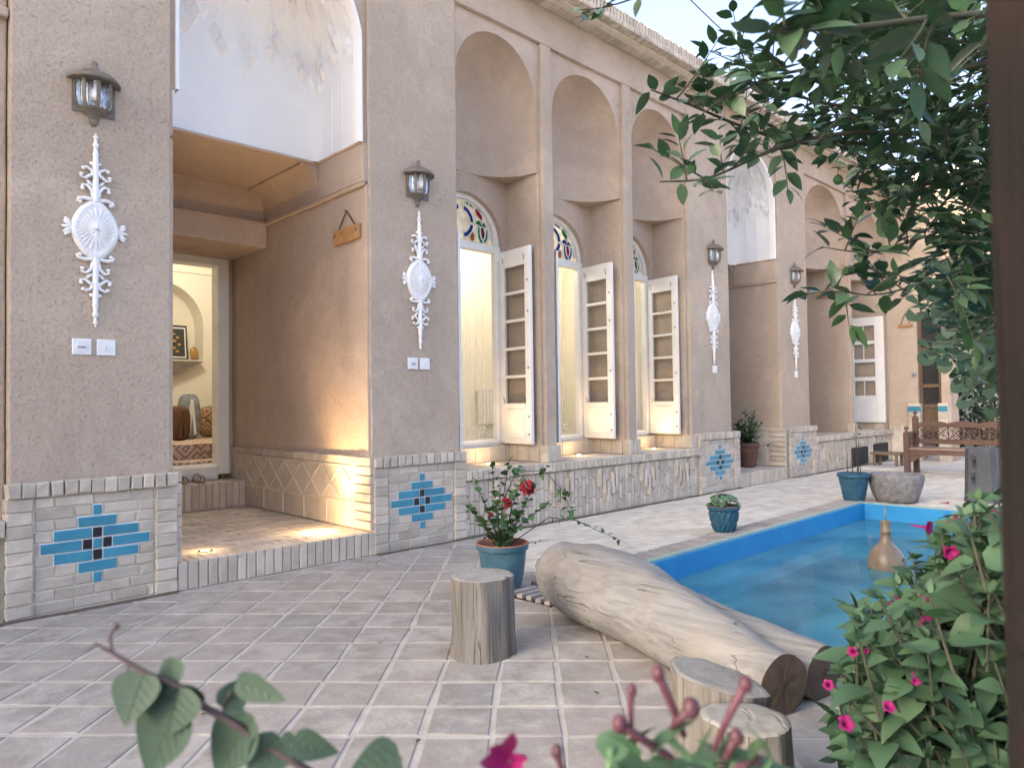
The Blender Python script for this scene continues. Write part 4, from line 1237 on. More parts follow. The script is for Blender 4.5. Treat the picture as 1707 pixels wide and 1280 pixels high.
def make_ornament(loc, label):
    t = thing('plaster_ornament', label, 'plaster ornament', loc, 'white plaster ornaments on the piers')
    ox, oy, oz = loc      # oz: centre of the medallion, oy: wall face
    O = Vector(loc)
    m = MB()
    def rad(a):
        c, s = abs(math.cos(a)), abs(math.sin(a)); p = 1.55
        return 1 / ((c / .125) ** p + (s / .195) ** p) ** (1 / p)
    nr, na = 16, 112
    prof = [0, .08, .16, .22, .26, .34, .42, .5, .58, .66, .74, .82, .86, .90, .95, .985, 1.0]
    def hgt(q, a):
        h = .012 + .020 * (1 - q * q)
        if q < .2: h += .010 * (.6 + .4 * math.cos(8 * a)) * (1 - (q / .2) ** 4)
        if .3 < q < .78: h += .006 * math.cos(28 * a) * math.sin((q - .3) / .48 * PI)
        if .80 < q < .93: h += .007 + .003 * math.cos(40 * a)
        if q > .97: h = .004
        return h
    vs = []
    for q in prof:
        for k in range(na):
            a = 2 * PI * k / na; r = rad(a) * q
            vs.append(O + Vector((r * math.cos(a), -hgt(q, a), r * math.sin(a))))
    for k in range(na):
        a = 2 * PI * k / na; r = rad(a); vs.append(O + Vector((r * math.cos(a), .004, r * math.sin(a))))
    n = len(prof) + 1
    m.add(vs, [(i * na + k, i * na + (k + 1) % na, (i + 1) * na + (k + 1) % na, (i + 1) * na + k) for i in range(n - 1) for k in range(na)], 0, True)
    def P(x, z, y=0.012): return O + Vector((x, -y, z))
    def leafb(x, z, L, wd, ang, th=.010): # petal: flattened ellipsoid pointing along ang
        k0 = len(m.v); m.blob((0, 0, 0), (wd, th, L), 8)
        Rm = Matrix.Rotation(ang, 3, 'Y')
        for i in range(k0, len(m.v)): m.v[i] = Rm @ m.v[i] + P(x, z, .006)
    def scroll(pts, r0=.012, r1=.006): 
        k = len(pts); m.tube([P(x, z) for x, z in pts], [r0 + (r1 - r0) * i / (k - 1) for i in range(k)], 7)
        m.blob(P(*pts[-1]), .012, 8)
    for s in (-1, 1):     # side florets
        for dz, a_, L in ((0, PI / 2, .032), (.022, PI / 2 - .6, .026), (-.022, PI / 2 + .6, .026), (.04, PI / 4, .022), (-.04, 3 * PI / 4, .022)): leafb(s * .138, dz, L, .012, s * a_)
    m.build('medallion', M['gypsum'], t)
    for sg, name in ((1, 'upper_scrollwork'), (-1, 'lower_scrollwork')):
        m = MB()
        z0 = sg * .185
        for s in (-1, 1):
            scroll([(s * .02, z0 + sg * .0), (s * .055, z0 + sg * .005), (s * .085, z0 + sg * -.002), (s * .092, z0 - sg * .02), (s * .078, z0 - sg * .022)], .013, .008)
            scroll([(s * .012, z0 + sg * .02), (s * .02, z0 + sg * .06), (s * .045, z0 + sg * .088), (s * .068, z0 + sg * .082), (s * .066, z0 + sg * .062)], .012, .007)
            leafb(s * .03, z0 + sg * .105, .025, .010, s * sg * .7 if sg > 0 else s * (PI - .7))
            scroll([(s * .010, z0 + sg * .16), (s * .03, z0 + sg * .15), (s * .055, z0 + sg * .128), (s * .075, z0 + sg * .135), (s * .072, z0 + sg * .15)], .011, .007)
            scroll([(s * .01, z0 + sg * .15), (s * .022, z0 + sg * .185), (s * .05, z0 + sg * .20), (s * .062, z0 + sg * .19)], .011, .007)
            leafb(s * .018, z0 + sg * .225, .018, .009, s * .8)
        m.tube([P(0, z0 - sg * .01, .008), P(0, z0 + sg * .12, .01), P(0, z0 + sg * .23, .01), P(0, z0 + sg * .40, .008)], [.022, .016, .016, .007], 8)
        leafb(0, z0 + sg * .13, .035, .016, 0); leafb(0, z0 + sg * .06, .04, .022, 0)
        m.blob(P(0, z0 + sg * .228), (.034, .010, .010), 8)
        for q, r in ((.262, .011), (.285, .018), (.315, .010), (.345, .018), (.372, .009), (.395, .013), (.415, .006)): m.blob(P(0, z0 + sg * q, .010), (r, r * .8, r * 1.1), 8)
        m.build(name, M['gypsum'], t)
    return t


orn = make_ornament((1.262, HY - .004, 2.315), 'white plaster medallion with scrolls on the pier left of the porch, above two sockets')
for (x, z, l, s) in ((3.765, 2.275, 'white plaster medallion with scrolls on the pier between porch and windows', 1), (8.64, 2.32, 'white plaster medallion with scrolls on the pier right of the third window', 1.05), (11.12, 2.27, 'narrow looking white plaster medallion on the pier beyond the white recess', 1.03)):
    dup(orn, (x, HY - .004, z), l, None, (s * 1.12, 1.15, s))


def make_socket(loc, label, kind):
    t = thing('wall_socket' if kind == 0 else 'wall_switch', label, 'socket' if kind == 0 else 'switch', loc, 'white electrical plates on the piers')
    x, y, z = loc
    m = MB(); m.brick((x - .052, y - .012, z - .05), (1, 0, 0), (0, 0, 1), (0, -1, 0), .104, .10, .012, .004); m.build('plate', M['plastic'], t)
    m = MB()
    if kind == 0:
        m.lathe([(.034, 0), (.034, .002), (.030, .003), (.028, .0)], 18, (0, 0, 0))
        for q in range(len(m.v)): v = m.v[q]; m.v[q] = Vector((x + v.x, y - .0125 - v.z, z + v.y))
        m.box(x - .026, x + .026, y - .0155, y - .012, z + .004, z + .020)
        for dx in (-.014, 0, .014): m.box(x + dx - .004, x + dx + .004, y - .0165, y - .0125, z - .008, z + .002)
    else:
        m.box(x - .016, x - .002, y - .016, y - .012, z - .014, z + .016); m.box(x + .002, x + .016, y - .016, y - .012, z - .014, z + .016)
        m.box(x - .012, x + .012, y - .0135, y - .012, z - .026, z - .02)
    m.build('socket_face' if kind == 0 else 'rocker', M['plastic'], t)
    if kind == 0:
        m = MB()
        for dx in (-.014, 0, .014): m.box(x + dx - .004, x + dx + .004, y - .018, y - .0125, z - .008, z + .002)
        m.build('contact', M['grey'], t)
    return t


orn.scale = (1.1, 1.15, 1)


sk = make_socket((1.19, HY - .002, 1.585), 'white power socket under the ornament, left plate of the pair by the porch', 0)
sw_ = make_socket((1.325, HY - .002, 1.585), 'white switch plate under the ornament, right plate of the pair by the porch', 1)
dup(sk, (3.69, HY - .002, 1.555), 'white power socket, left plate on the pier by the first window')
dup(sw_, (3.815, HY - .002, 1.555), 'white switch plate, right plate on the pier by the first window')
dup(sw_, (8.66, HY - .002, 1.62), 'small white plate under the ornament right of the third window')
dup(sw_, (11.13, HY - .002, 1.60), 'distant white plate under the ornament beyond the white recess')
t = thing('wall_switch', 'small dark switch plate beside the brown wooden door', 'switch', (15.39, 4.57, 1.66))
m = MB(); m.brick((15.375, 4.62, 1.60), (0, -1, 0), (0, 0, 1), (-1, 0, 0), .1, .1, .015, .004); m.build('plate', M['grey'], t)
m = MB(); m.box(15.368, 15.376, 4.55, 4.59, 1.625, 1.675); m.build('rocker', M['iron'], t)


# hanging wooden name boards
def make_sign(loc, u, n, label, wd=.40, hg=.12, cordh=.14, marks=True, slope=0.):
    t = thing('hanging_sign', label, 'sign', loc)
    o, u, n = Vector(loc), Vector(u), Vector(n); v = Vector((0, 0, 1))
    m = MB(); k = 6
    top = [(-wd / 2 + wd * i / k, hg / 2 + .004 * math.sin(i * 2.1)) for i in range(k + 1)]
    bot = [(wd / 2 - wd * i / k, -hg / 2 + .005 * math.sin(i * 1.7)) for i in range(k + 1)]
    m.prism(bot + top, o + n * .026, u, v, n, .024); m.build('board', M['signwood'], t)
    m = MB(); nail = o + v * (hg / 2 + cordh) + n * .012
    for s in (-1, 1):
        m.tube([nail, o + u * s * wd * .32 + v * hg * .5 + n * .012, o + u * s * wd * .44 + v * 0 + n * .03], .006, 6)
    m.build('cord', M['cord'], t)
    m = MB(); m.tube([nail - n * .012, nail + n * .02], .005, 6); m.build('nail', M['darkiron'], t)
    if marks:
        m = MB()
        def st(pts): m.tube([o + u * (a * wd) + v * (b_ * hg) + n * .028 for a, b_ in pts], .0055, 5)
        st([(-.28, .32), (-.33, -.05), (-.29, -.34)]); st([(-.2, .1), (-.14, .28), (-.06, .22), (-.08, .05), (-.18, -.05), (-.24, -.3)])
        st([(-.1, -.05), (-.05, -.28), (.04, -.3), (.1, -.12), (.09, .1)]); st([(.0, .3), (.06, .34), (.12, .28)]); st([(.16, .36), (.17, -.02)])
        st([(.24, .02), (.27, .2), (.34, .2), (.36, .05), (.3, -.02), (.24, .02)]); st([(.36, .05), (.37, -.2), (.31, -.3)])
        m.build('lettering', M['gold'], t)
    return t


make_sign((3.242, 5.285, 2.645), (0, -1, 0), (-1, 0, 0), 'carved wooden name board hung by a cord on the porch wall')
make_sign((13.335, 5.33, 3.10), (0, -1, 0), (-1, 0, 0), 'plain wooden name board partly behind leaves in the narrow bay', .44, .07, .10, False)
make_sign((15.385, 4.69, 2.62), (0, -1, 0), (-1, 0, 0), 'small triangular wooden hanging between white shutter and brown door', .26, .05, .22, False)

# ------------------------------------------------------------------ leaves
def leaf_ovate(mb, base, d, nrm, L, Wd, fold=.25, curl=.2, nl=5, mi=0, stalk=0., shape=0):
    """pointed leaf: base point, direction d, face normal nrm"""
    d = Vector(d).normalized(); nrm = Vector(nrm); s = d.cross(nrm)
    if s.length < 1e-4: s = d.orthogonal()
    s.normalize(); n = s.cross(d).normalized()
    base = Vector(base) + d * stalk
    vs = []; fs = []
    for i in range(nl + 1):
        t = i / nl
        w = {0: math.sin(PI * min(1, t * .96 + .03) ** .8) ** .9, 1: (math.sin(PI * t ** .55) ** .8) * (1 - t * .15), 2: math.sin(PI * t ** .75)}[shape] if 0 < i < nl else (.12 if i == 0 and shape == 1 else .02)
        if shape == 1 and i == 0: w = .5
        w *= Wd * .5
        c = base + d * (L * t) - n * (curl * L * t * t)
        vs += [c + s * w + n * (fold * w), c, c - s * w + n * (fold * w)]
    for i in range(nl):
        a = 3 * i
        fs += [(a, a + 1, a + 4, a + 3), (a + 1, a + 2, a + 5, a + 4)]
    mb.add(vs, fs, mi, True)


FIGO = [(0, 0), (.10, .02), (.22, -.06), (.36, -.04), (.42, .06), (.40, .16), (.30, .22), (.20, .26), (.34, .34), (.50, .44), (.56, .56), (.52, .66), (.42, .66), (.28, .56), (.17, .48), (.20, .64), (.24, .80), (.18, .94), (.06, 1.02), (0, 1.03)]
def leaf_fig(mb, base, d, nrm, L, droop=.25):
    d = Vector(d).normalized(); nrm = Vector(nrm); s = d.cross(nrm)
    if s.length < 1e-4: s = d.orthogonal()
    s.normalize(); n = s.cross(d).normalized(); base = Vector(base)
    def P(x, y): return base + s * (x * L) + d * (y * L) - n * (droop * L * (y * y * .8 + x * x * .9) - .10 * abs(x) * L * .6)
    out = [P(x, y) for x, y in FIGO] + [P(-x, y) for x, y in FIGO[-2:0:-1]]
    k = len(out); cen = [P(0, .25), P(0, .5), P(0, .8)]
    vs = out + cen; fs = []
    m = len(FIGO)
    for i in range(k):
        j = (i + 1) % k
        y = (FIGO[i] if i < m else FIGO[k - i])[1]
        fs.append((i, j, k + (0 if y < .36 else 1 if y < .68 else 2)))
    fs += [(7, k, k + 1), (k - 7, k, k + 1), (15, k + 1, k + 2), (k - 15, k + 1, k + 2)] if False else []
    mb.add(vs, fs, 0, True)


def rdir(rg, up=0.):
    while True:
        v = Vector((rg.uniform(-1, 1), rg.uniform(-1, 1), rg.uniform(-1, 1)))
        if .05 < v.length < 1: break
    v.normalize(); v.z += up
    return v.normalized()


def twig_leaves(lv, tw, p0, p1, rg, n, L, Wd, r0=.004, r1=.0015, up=(0, 0, 1), spread=1., curl=.2, shape=0, both=True):
    """a curved twig from p0 to p1 carrying n leaves"""
    p0, p1 = Vector(p0), Vector(p1); ax = (p1 - p0); Lt = ax.length
    side = ax.cross(Vector(up)); side = side.normalized() if side.length > 1e-4 else ax.orthogonal().normalized()
    bow = side * rg.uniform(-.08, .08) * Lt + Vector((0, 0, rg.uniform(-.02, .08))) * Lt
    pts = [p0 + ax * t + bow * math.sin(PI * t) for t in (0, .25, .5, .75, 1)]
    tw.tube(pts, [r0 + (r1 - r0) * i / 4 for i in range(5)], 5, 0, False)
    for i in range(n):
        t = (i + .6) / n
        k = min(3, int(t * 4)); f = t * 4 - k
        p = pts[k].lerp(pts[k + 1], f)
        sg = 1 if i % 2 else -1
        d = (ax.normalized() * rg.uniform(.3, .9) + side * sg * rg.uniform(.5, 1.1) * spread + Vector((0, 0, rg.uniform(-.35, .45)))).normalized()
        nn = (Vector(up) + rdir(rg) * .7).normalized()
        q = rg.uniform(.7, 1.15)
        leaf_ovate(lv, p, d, nn, L * q, Wd * q * rg.uniform(.85, 1.1), rg.uniform(.1, .4), rg.uniform(-.05, curl * 1.6), 4, 0, L * .08, shape)
    leaf_ovate(lv, pts[-1], (ax.normalized() + rdir(rg) * .3), up, L * rg.uniform(.7, 1), Wd * .85, .2, curl, 4, 0, 0, shape)


# ------------------------------------------------------------------ stumps and logs
def stump(loc, r, h, label, seed, tilt=(0, 0), group='cut stumps used as stools', crack=True, dark=False):
    rg = R_(seed); t = thing('tree_stump', label, 'stump', loc, group)
    o = Vector(loc); m = MB(); NA, NZ_ = 96, 16
    ph = [rg.uniform(0, 6.28) for _ in range(6)]; ca = -1.15 if crack else 99
    def R(a, z):
        q = r * (1 + .035 * math.sin(2 * a + ph[0]) + .025 * math.sin(3 * a + ph[1]) + .012 * math.sin(7 * a + ph[2] + z * 3) + .05 * (1 - z) ** 2)
        q += r * .10 * noise.noise(Vector((math.cos(a) * 2, math.sin(a) * 2, z * 1.5 + seed))) + r * .035 * noise.noise(Vector((math.cos(a) * 9, math.sin(a) * 9, z * 1.1 + seed)))
        dlt = abs((a - ca + PI) % (2 * PI) - PI)
        if crack and dlt < .13: q -= r * .38 * (1 - dlt / .13)
        return q
    def top(x, y): return h + tilt[0] * x + tilt[1] * y
    def fn(u, v):
        a = u * 2 * PI; q = R(a, v); x, y = q * math.cos(a), q * math.sin(a)
        return o + Vector((x, y, v * (top(x, y) - .004)))
    m.grid(fn, NA, NZ_, 0, True); m.build('bark_side', M['stump'], t)
    m = MB(); vs = []; rings = [0, .2, .4, .6, .8, .93, 1.0]
    for q in rings:
        for k in range(NA):
            a = 2 * PI * k / NA; rr = R(a, 1) * q; x, y = rr * math.cos(a), rr * math.sin(a)
            vs.append(o + Vector((x, y, top(x, y) - (.006 if q == 1 else 0) + .002 * noise.noise(Vector((x * 30, y * 30, seed))))))
    m.add(vs, [(i * NA + k, i * NA + (k + 1) % NA, (i + 1) * NA + (k + 1) % NA, (i + 1) * NA + k) for i in range(len(rings) - 1) for k in range(NA)], 0, True)
    m.build('cut_top', M['stumptop'], t)
    return t


stump((2.335, 2.62, .004), .150, .375, 'upright grey tree stump stool standing alone in front of the blue pot', 3)
stump((1.991, 1.163, .004), .138, .36, 'slant topped pale tree stump in front of the sawn end of the log', 5, (-.17, .17), crack=False)
stump((1.823, 0.981, .004), .118, .34, 'smaller dark sided tree stump with a pale top, lowest in the photo', 9, (-.05, .02), crack=False)


def log_mesh(path, radii, seed, n=72, sub=16, dents=()):
    """swept gnarly log; returns MB side and end discs"""
    P = [Vector(p) for p in path]; pts = []; rr = []
    for i in range(len(P) - 1):
        p0, p1, p2, p3 = P[max(0, i - 1)], P[i], P[i + 1], P[min(len(P) - 1, i + 2)]
        for k in range(sub):
            t = k / sub
            pts.append(.5 * ((2 * p1) + (p2 - p0) * t + (2 * p0 - 5 * p1 + 4 * p2 - p3) * t * t + (3 * p1 - p0 - 3 * p2 + p3) * t ** 3))
            s = t * t * (3 - 2 * t); rr.append(radii[i] * (1 - s) + radii[i + 1] * s)
    pts.append(P[-1]); rr.append(radii[-1])
    m = MB(); rings = []; up = Vector((0, 0, 1))
    for i, p in enumerate(pts):
        tg = (pts[min(i + 1, len(pts) - 1)] - pts[max(i - 1, 0)]).normalized()
        u = (up - tg * up.dot(tg)).normalized(); w = tg.cross(u)
        ring = []
        for k in range(n):
            a = 2 * PI * k / n
            dv = u * math.cos(a) + w * math.sin(a)
            q = rr[i] * (1 + .16 * noise.noise((p + dv * rr[i]) * 2.6 + Vector((seed, 0, 0))) + .05 * noise.noise((p + dv * rr[i]) * 9) + .02 * math.sin(5 * a + i * .12))
            for (dc, dr_, dd_) in dents:
                e = (p + dv * q - dc).length / dr_
                if e < 1.6: q += -dd_ * math.exp(-e * e * 2.2) + dd_ * .45 * math.exp(-((e - 1) / .25) ** 2)
            ring.append(p + dv * q)
        rings.append(ring)
    vs = [q for r in rings for q in r]
    m.add(vs, [(i * n + k, i * n + (k + 1) % n, (i + 1) * n + (k + 1) % n, (i + 1) * n + k) for i in range(len(pts) - 1) for k in range(n)], 0, True)
    return m, rings, pts


def log_end(ring, cen):
    m = MB(); n = len(ring); vs = []
    tg = (ring[n // 4] - cen).cross(ring[0] - cen).normalized()
    qs = [0, .3, .6, .85, .97]
    for q in qs:
        for p in ring: vs.append(cen + (p - cen) * q + tg * .004 * noise.noise(p * 20 + Vector((q * 5, 0, 0))))
    vs += ring
    m.add(vs, [(i * n + k, i * n + (k + 1) % n, (i + 1) * n + (k + 1) % n, (i + 1) * n + k) for i in range(len(qs)) for k in range(n)], 0, True)
    return m


lg = thing('driftwood_log', 'long forked pale log lying by the pool with two sawn ends', 'log', (2.95, 2.0, 0))
def px(u, v, y_): return at(u, v, y_)
main = [(3.13, 2.99, .24), (3.12, 2.80, .225), (3.06, 2.52, .215), (2.98, 2.22, .20), (2.88, 1.90, .17), (2.78, 1.62, .14), (2.70, 1.40, .122), (2.655, 1.265, .117)]
mm, rings, pts = log_mesh(main, [.04, .175, .205, .205, .185, .15, .122, .114], 1.3, dents=((Vector((2.89, 2.47, .28)), .07, .03), (Vector((2.80, 1.85, .26)), .03, .012), (Vector((3.0, 2.75, .40)), .05, .012)))
mm.add(rings[0], [tuple(range(len(rings[0])))], 0, True)
mm.build('trunk', M['log'], lg)
log_end(rings[-1], sum(rings[-1], Vector()) / len(rings[-1])).build('sawn_end', M['logend'], lg)
side = [(2.98, 2.10, .21), (2.985, 1.88, .19), (2.98, 1.66, .155), (2.95, 1.42, .125), (2.915, 1.225, .112)]
mm, rings, pts = log_mesh(side, [.10, .115, .108, .106, .108], 4.7, 64)
mm.build('fork', M['log'], lg)
log_end(rings[-1], sum(rings[-1], Vector()) / len(rings[-1])).build('sawn_end', M['logend'], lg)


# ------------------------------------------------------------------ pots
def pot(loc, prof, mats, label, name='flower_pot', cat='flower pot', group=None, ribs=0, inner=.86, n=40):
    t = thing(name, label, cat, loc, group); o = Vector(loc)
    m = MB()
    H = prof[-1][1]
    def fn(u, v):
        k = min(len(prof) - 2, int(v * (len(prof) - 1))); f = v * (len(prof) - 1) - k
        r = prof[k][0] * (1 - f) + prof[k + 1][0] * f; z = prof[k][1] * (1 - f) + prof[k + 1][1] * f
        a = u * 2 * PI
        if ribs == 1 and .1 < v < .92: r += .007 * (math.sin(z / H * PI * 16)) * (.6 + .4 * math.sin(a * 22 + 2 * math.floor(z / H * 8))) + .003 * (1 if (int(a / (2 * PI) * 16 + int(z / H * 7) * .5) % 1) else 0)
        if ribs == 2 and .12 < v < .8: r += .008 * max(-.3, math.sin(a * 16 + 1.3 * math.sin(z * 60))) * (1 if math.sin(z * 55) > -.6 else 0)
        return o + Vector((r * math.cos(a), r * math.sin(a), z))
    m.grid(fn, n * (3 if ribs else 1), 30, 0, True)
    rt = prof[-1][0]
    m.lathe([(rt, H), (rt * .97, H + .008), (rt * .90, H + .004), (rt * inner, H - .03), (rt * inner * .95, H - .06)], n, o, 1 if len(mats) > 2 else 0)
    m.lathe([(0, .003), (prof[0][0], .0)], n, o)
    m.build('pot_body', [mats[0], mats[2]] if len(mats) > 2 else mats[0], t)
    s = MB(); s.lathe([(0, H - .03), (rt * inner * .5, H - .034), (rt * inner, H - .04)], n, o)
    for v in s.v: v.z += .008 * noise.noise(v * 30)
    s.build('soil', mats[1], t)
    return t


p1 = pot((3.20, 3.39, .006), [(.105, 0), (.118, .03), (.135, .10), (.148, .20), (.155, .27), (.158, .262), (.168, .266), (.170, .30)], [M['bluepot'], M['soil'], M['terracotta']], 'blue glazed pot with terracotta rim and red flowering shrub beside the log', group='potted plants in the courtyard')
p2 = pot((5.93, 3.36, .016), [(.075, 0), (.09, .02), (.112, .08), (.124, .15), (.128, .20), (.142, .205), (.144, .235)], [M['bluepot2'], M['soil'], M['clay']], 'small blue relief pot with low green plant on the pool edge', ribs=2, group='potted plants in the courtyard')
p3 = pot((8.75, 3.27, .006), [(.105, 0), (.115, .03), (.13, .10), (.148, .2), (.165, .285), (.178, .29), (.180, .325)], [M['bluepot2'], M['soil']], 'larger blue ribbed pot with bare sticks behind the far pool corner', ribs=1, group='potted plants in the courtyard')
p4 = pot((10.22, 5.36, .195), [(.10, 0), (.11, .03), (.125, .12), (.14, .16), (.142, .2), (.15, .21), (.153, .30), (.165, .305), (.166, .36)], [M['darkterra'], M['soil']], 'dark terracotta pot with a bushy green plant on the far porch step', group='potted plants in the courtyard')

# flowering shrub in the first pot
rg = R_(31); lv, tw, fl = MB(), MB(), MB()
b0 = Vector((3.20, 3.39, .265))
stems = [((-.16, -.02, .42), 9), ((-.06, .05, .52), 9), ((.05, -.02, .55), 9), ((.20, -.06, .40), 10), ((-.22, .03, .27), 8), ((.13, .08, .43), 8), ((.28, -.14, .30), 8), ((-.02, -.1, .30), 9), ((.1, -.12, .24), 8), ((-.12, -.1, .2), 7)]
ex_, ey_ = Vector((.716, -.698, 0)), Vector((.698, .716, 0))     # across / away, seen from the yard
for (a, bb, c), n in stems:
    tip = b0 + ex_ * a + ey_ * bb + Vector((0, 0, c))
    twig_leaves(lv, tw, b0 + rdir(rg) * .03, tip, rg, n + 9, .066, .050, .005, .002, (0, 0, 1), 1.1, .35)
arc = [b0 + Vector((0, 0, .3)), b0 + ex_ * .10 + Vector((0, 0, .50)), b0 + ex_ * .28 + Vector((0, 0, .50)), b0 + ex_ * .40 + Vector((0, 0, .36)), b0 + ex_ * .44 + Vector((0, 0, .26))]
tw.tube(arc, [.004, .003, .003, .002, .0015], 5)
for p in arc[1:]:
    for k in range(7): leaf_ovate(lv, p + rdir(rg) * .03, rdir(rg, -.1), (0, 0, 1), .05, .036, .3, .3, 4)
trail = [b0 + ex_ * .30 + Vector((0, 0, .20)), b0 + ex_ * .48 + Vector((0, 0, .18)), b0 + ex_ * .62 + Vector((0, 0, .11)), b0 + ex_ * .80 + Vector((0, 0, .03))]
tw.tube([b0] + trail, [.004, .003, .003, .002, .0012], 5)
for i in range(16):
    q = i / 16 * 2.9; k = int(q); p = trail[k].lerp(trail[k + 1], q - k)
    leaf_ovate(lv, p, rdir(rg), (0, 0, 1), .038, .026, .3, .3, 4)
t2 = [b0, b0 + ex_ * .18 + Vector((0, 0, .04)), b0 + ex_ * .33 + Vector((0, 0, .06))]; tw.tube(t2, [.003, .002, .001], 5)
for i in range(5): leaf_ovate(lv, t2[1].lerp(t2[2], i / 5), rdir(rg), (0, 0, 1), .02, .012, .3, .2, 3)
for (a, bb, c, r) in ((.165, -.05, .40, .045), (.03, -.10, .31, .032), (-.07, -.05, .23, .015)):
    c0 = b0 + ex_ * a + ey_ * bb + Vector((0, 0, c))
    for k in range(46):
        d = rdir(rg); leaf_ovate(fl, c0 + d * r * .35, d, rdir(rg), r * .85, r * .7, .5, -.5, 3)
shrub = thing('flowering_shrub', 'leggy shrub with two red blooms growing in the blue pot', 'plant', tuple(b0))
lv.build('foliage', M['rose'], shrub, fixn=False); tw.build('stem', M['twig'], shrub); fl.build('blossom', M['redbloom'], shrub, fixn=False)

# geranium in the second pot
rg = R_(33); lv, tw = MB(), MB(); b0 = Vector((5.93, 3.36, .23))
for k in range(34):
    d = rdir(rg, .6); tip = b0 + Vector((d.x * .13, d.y * .13, .03 + abs(d.z) * .10))
    tw.tube([b0 + Vector((d.x * .02, d.y * .02, -.02)), tip], .0025, 4)
    leaf_ovate(lv, tip - Vector((d.x, d.y, 0)) * .035, (d.x, d.y, -.1), (d.x * .4, d.y * .4, 1), .075, .078, .2, .25, 4, 0, 0, 2)
g2 = thing('geranium_plant', 'low pale green broad leaved plant in the small blue relief pot', 'plant', tuple(b0))
lv.build('foliage', M['geran'], g2, fixn=False); tw.build('stem', M['twig'], g2)
# bare sticks
b0 = Vector((8.75, 3.27, .28)); tw = MB(); lv = MB(); rg = R_(34)
for a, bb, h in ((-.06, 0, .30), (-.02, .02, .36), (.05, 0, .62), (.09, .01, .25), (.06, -.03, .45)):
    p = b0 + ex_ * a; q = p + Vector((rg.uniform(-.02, .02), rg.uniform(-.02, .02), h)); tw.tube([p, (p + q) / 2 + rdir(rg) * .01, q], [.006, .005, .003], 5)
for k in range(14): leaf_ovate(lv, b0 + ex_ * rg.uniform(.02, .10) + Vector((0, 0, rg.uniform(.45, .62))), rdir(rg), (0, 0, 1), .04, .025, .3, .2, 3)
g3 = thing('bare_sapling', 'nearly leafless thin sticks standing in the ribbed blue pot', 'plant', tuple(b0))
tw.build('stem', M['twig'], g3); lv.build('foliage', M['rose'], g3, fixn=False)
# bushy plant on the far porch step
b0 = Vector((10.22, 5.36, .53)); tw, lv = MB(), MB(); rg = R_(35)
for k in range(30):
    d = rdir(rg, .5); tip = b0 + Vector((d.x * .22, d.y * .2, .10 + abs(d.z) * .28 + (.12 if d.x > .2 else 0)))
    twig_leaves(lv, tw, b0, tip, rg, 9, .075, .045, .004, .0015)
tw.tube([b0, b0 + ex_ * .2 + Vector((0, 0, -.02)), b0 + ex_ * .38 + Vector((0, 0, .02))], .004, 5)
for k in range(5): leaf_ovate(lv, b0 + ex_ * (.3 + .02 * k), rdir(rg), (0, 0, 1), .07, .02, .3, .2, 3)
g4 = thing('leafy_pot_plant', 'bushy dark green plant in the terracotta pot on the far porch step', 'plant', tuple(b0))
tw.build('stem', M['twig'], g4); lv.build('foliage', M['rose'], g4, fixn=False)

# ------------------------------------------------------------------ stone basin, tap pillar, fountain jar
bz = thing('stone_basin', 'rough grey carved stone basin standing beyond the pool', 'basin', (9.02, 2.90, .005))
m = MB(); o = Vector((9.02, 2.90, .005))
pr = [(.0, .01), (.16, .0), (.215, .015), (.245, .08), (.272, .18), (.285, .27), (.288, .31), (.275, .325), (.245, .322), (.228, .30), (.20, .20), (.10, .14), (.0, .13)]
m.lathe(pr, 64, o)
k0 = len(m.v)
for v in m.v:
    q = v - o
    if q.length > .05:
        w = noise.noise(v * 22) * .010 + noise.noise(v * 9) * .008
        dr = Vector((q.x, q.y, 0)); 
        if dr.length > .01: v += dr.normalized() * w
m.build('bowl', M['stone'], bz)
m = MB(); m.lathe([(0, .22), (.207, .221)], 32, o); m.build('water_fill', M['slate'], bz)

tp = thing('tap_pillar', 'tapered dark blue stone pillar with a brass tap on its face', 'tap', (9.70, 2.18, .004))
m = MB(); o = Vector((9.70, 2.18, .004))
def oct_(r, z, c=.30): 
    a = r; b_ = r * (1 - c)
    return [o + Vector((x, y, z)) for x, y in ((a, -b_), (a, b_), (b_, a), (-b_, a), (-a, b_), (-a, -b_), (-b_, -a), (b_, -a))]
rg_ = [oct_(.175, 0), oct_(.168, .06), oct_(.150, .60), oct_(.140, .615)]
vs = [p for r in rg_ for p in r]
m.add(vs, [(i * 8 + k, i * 8 + (k + 1) % 8, (i + 1) * 8 + (k + 1) % 8, (i + 1) * 8 + k) for i in range(3) for k in range(8)] + [tuple(range(24, 32))], 0)
m.build('pillar_body', M['slate'], tp, .006)
m = MB(); f = Vector((-.155, 0, 0)); 
for zz, dy in ((.47, .05), (.28, .06)):
    c = o + Vector((-.150, dy, zz))
    m.tube([c, c + Vector((-.06, 0, 0)), c + Vector((-.11, 0, -.01)), c + Vector((-.12, 0, -.06))], [.013, .012, .012, .011], 8)
    m.lathe([(.012, 0), (.02, .012), (.012, .03), (.006, .045), (.006, .055)], 10, c + Vector((-.05, 0, .008)))
    m.tube([c + Vector((-.05, -.035, .06)), c + Vector((-.05, .035, .06))], .006, 6)
    m.lathe([(.028, 0), (.028, .008), (.012, .012)], 12, c) if False else None
m.build('tap', M['darkiron'], tp)
sm_ = thing('hose_valve', 'small dark metal valve on the ground beside the tap pillar', 'valve', (9.78, 1.96, .005))
m = MB(); o = Vector((9.78, 1.96, .005)); m.tube([o, o + Vector((0, 0, .12))], .025, 10); m.tube([o + Vector((-.05, -.03, .14)), o + Vector((.03, .04, .16))], .018, 8); m.build('valve_body', M['iron'], sm_)
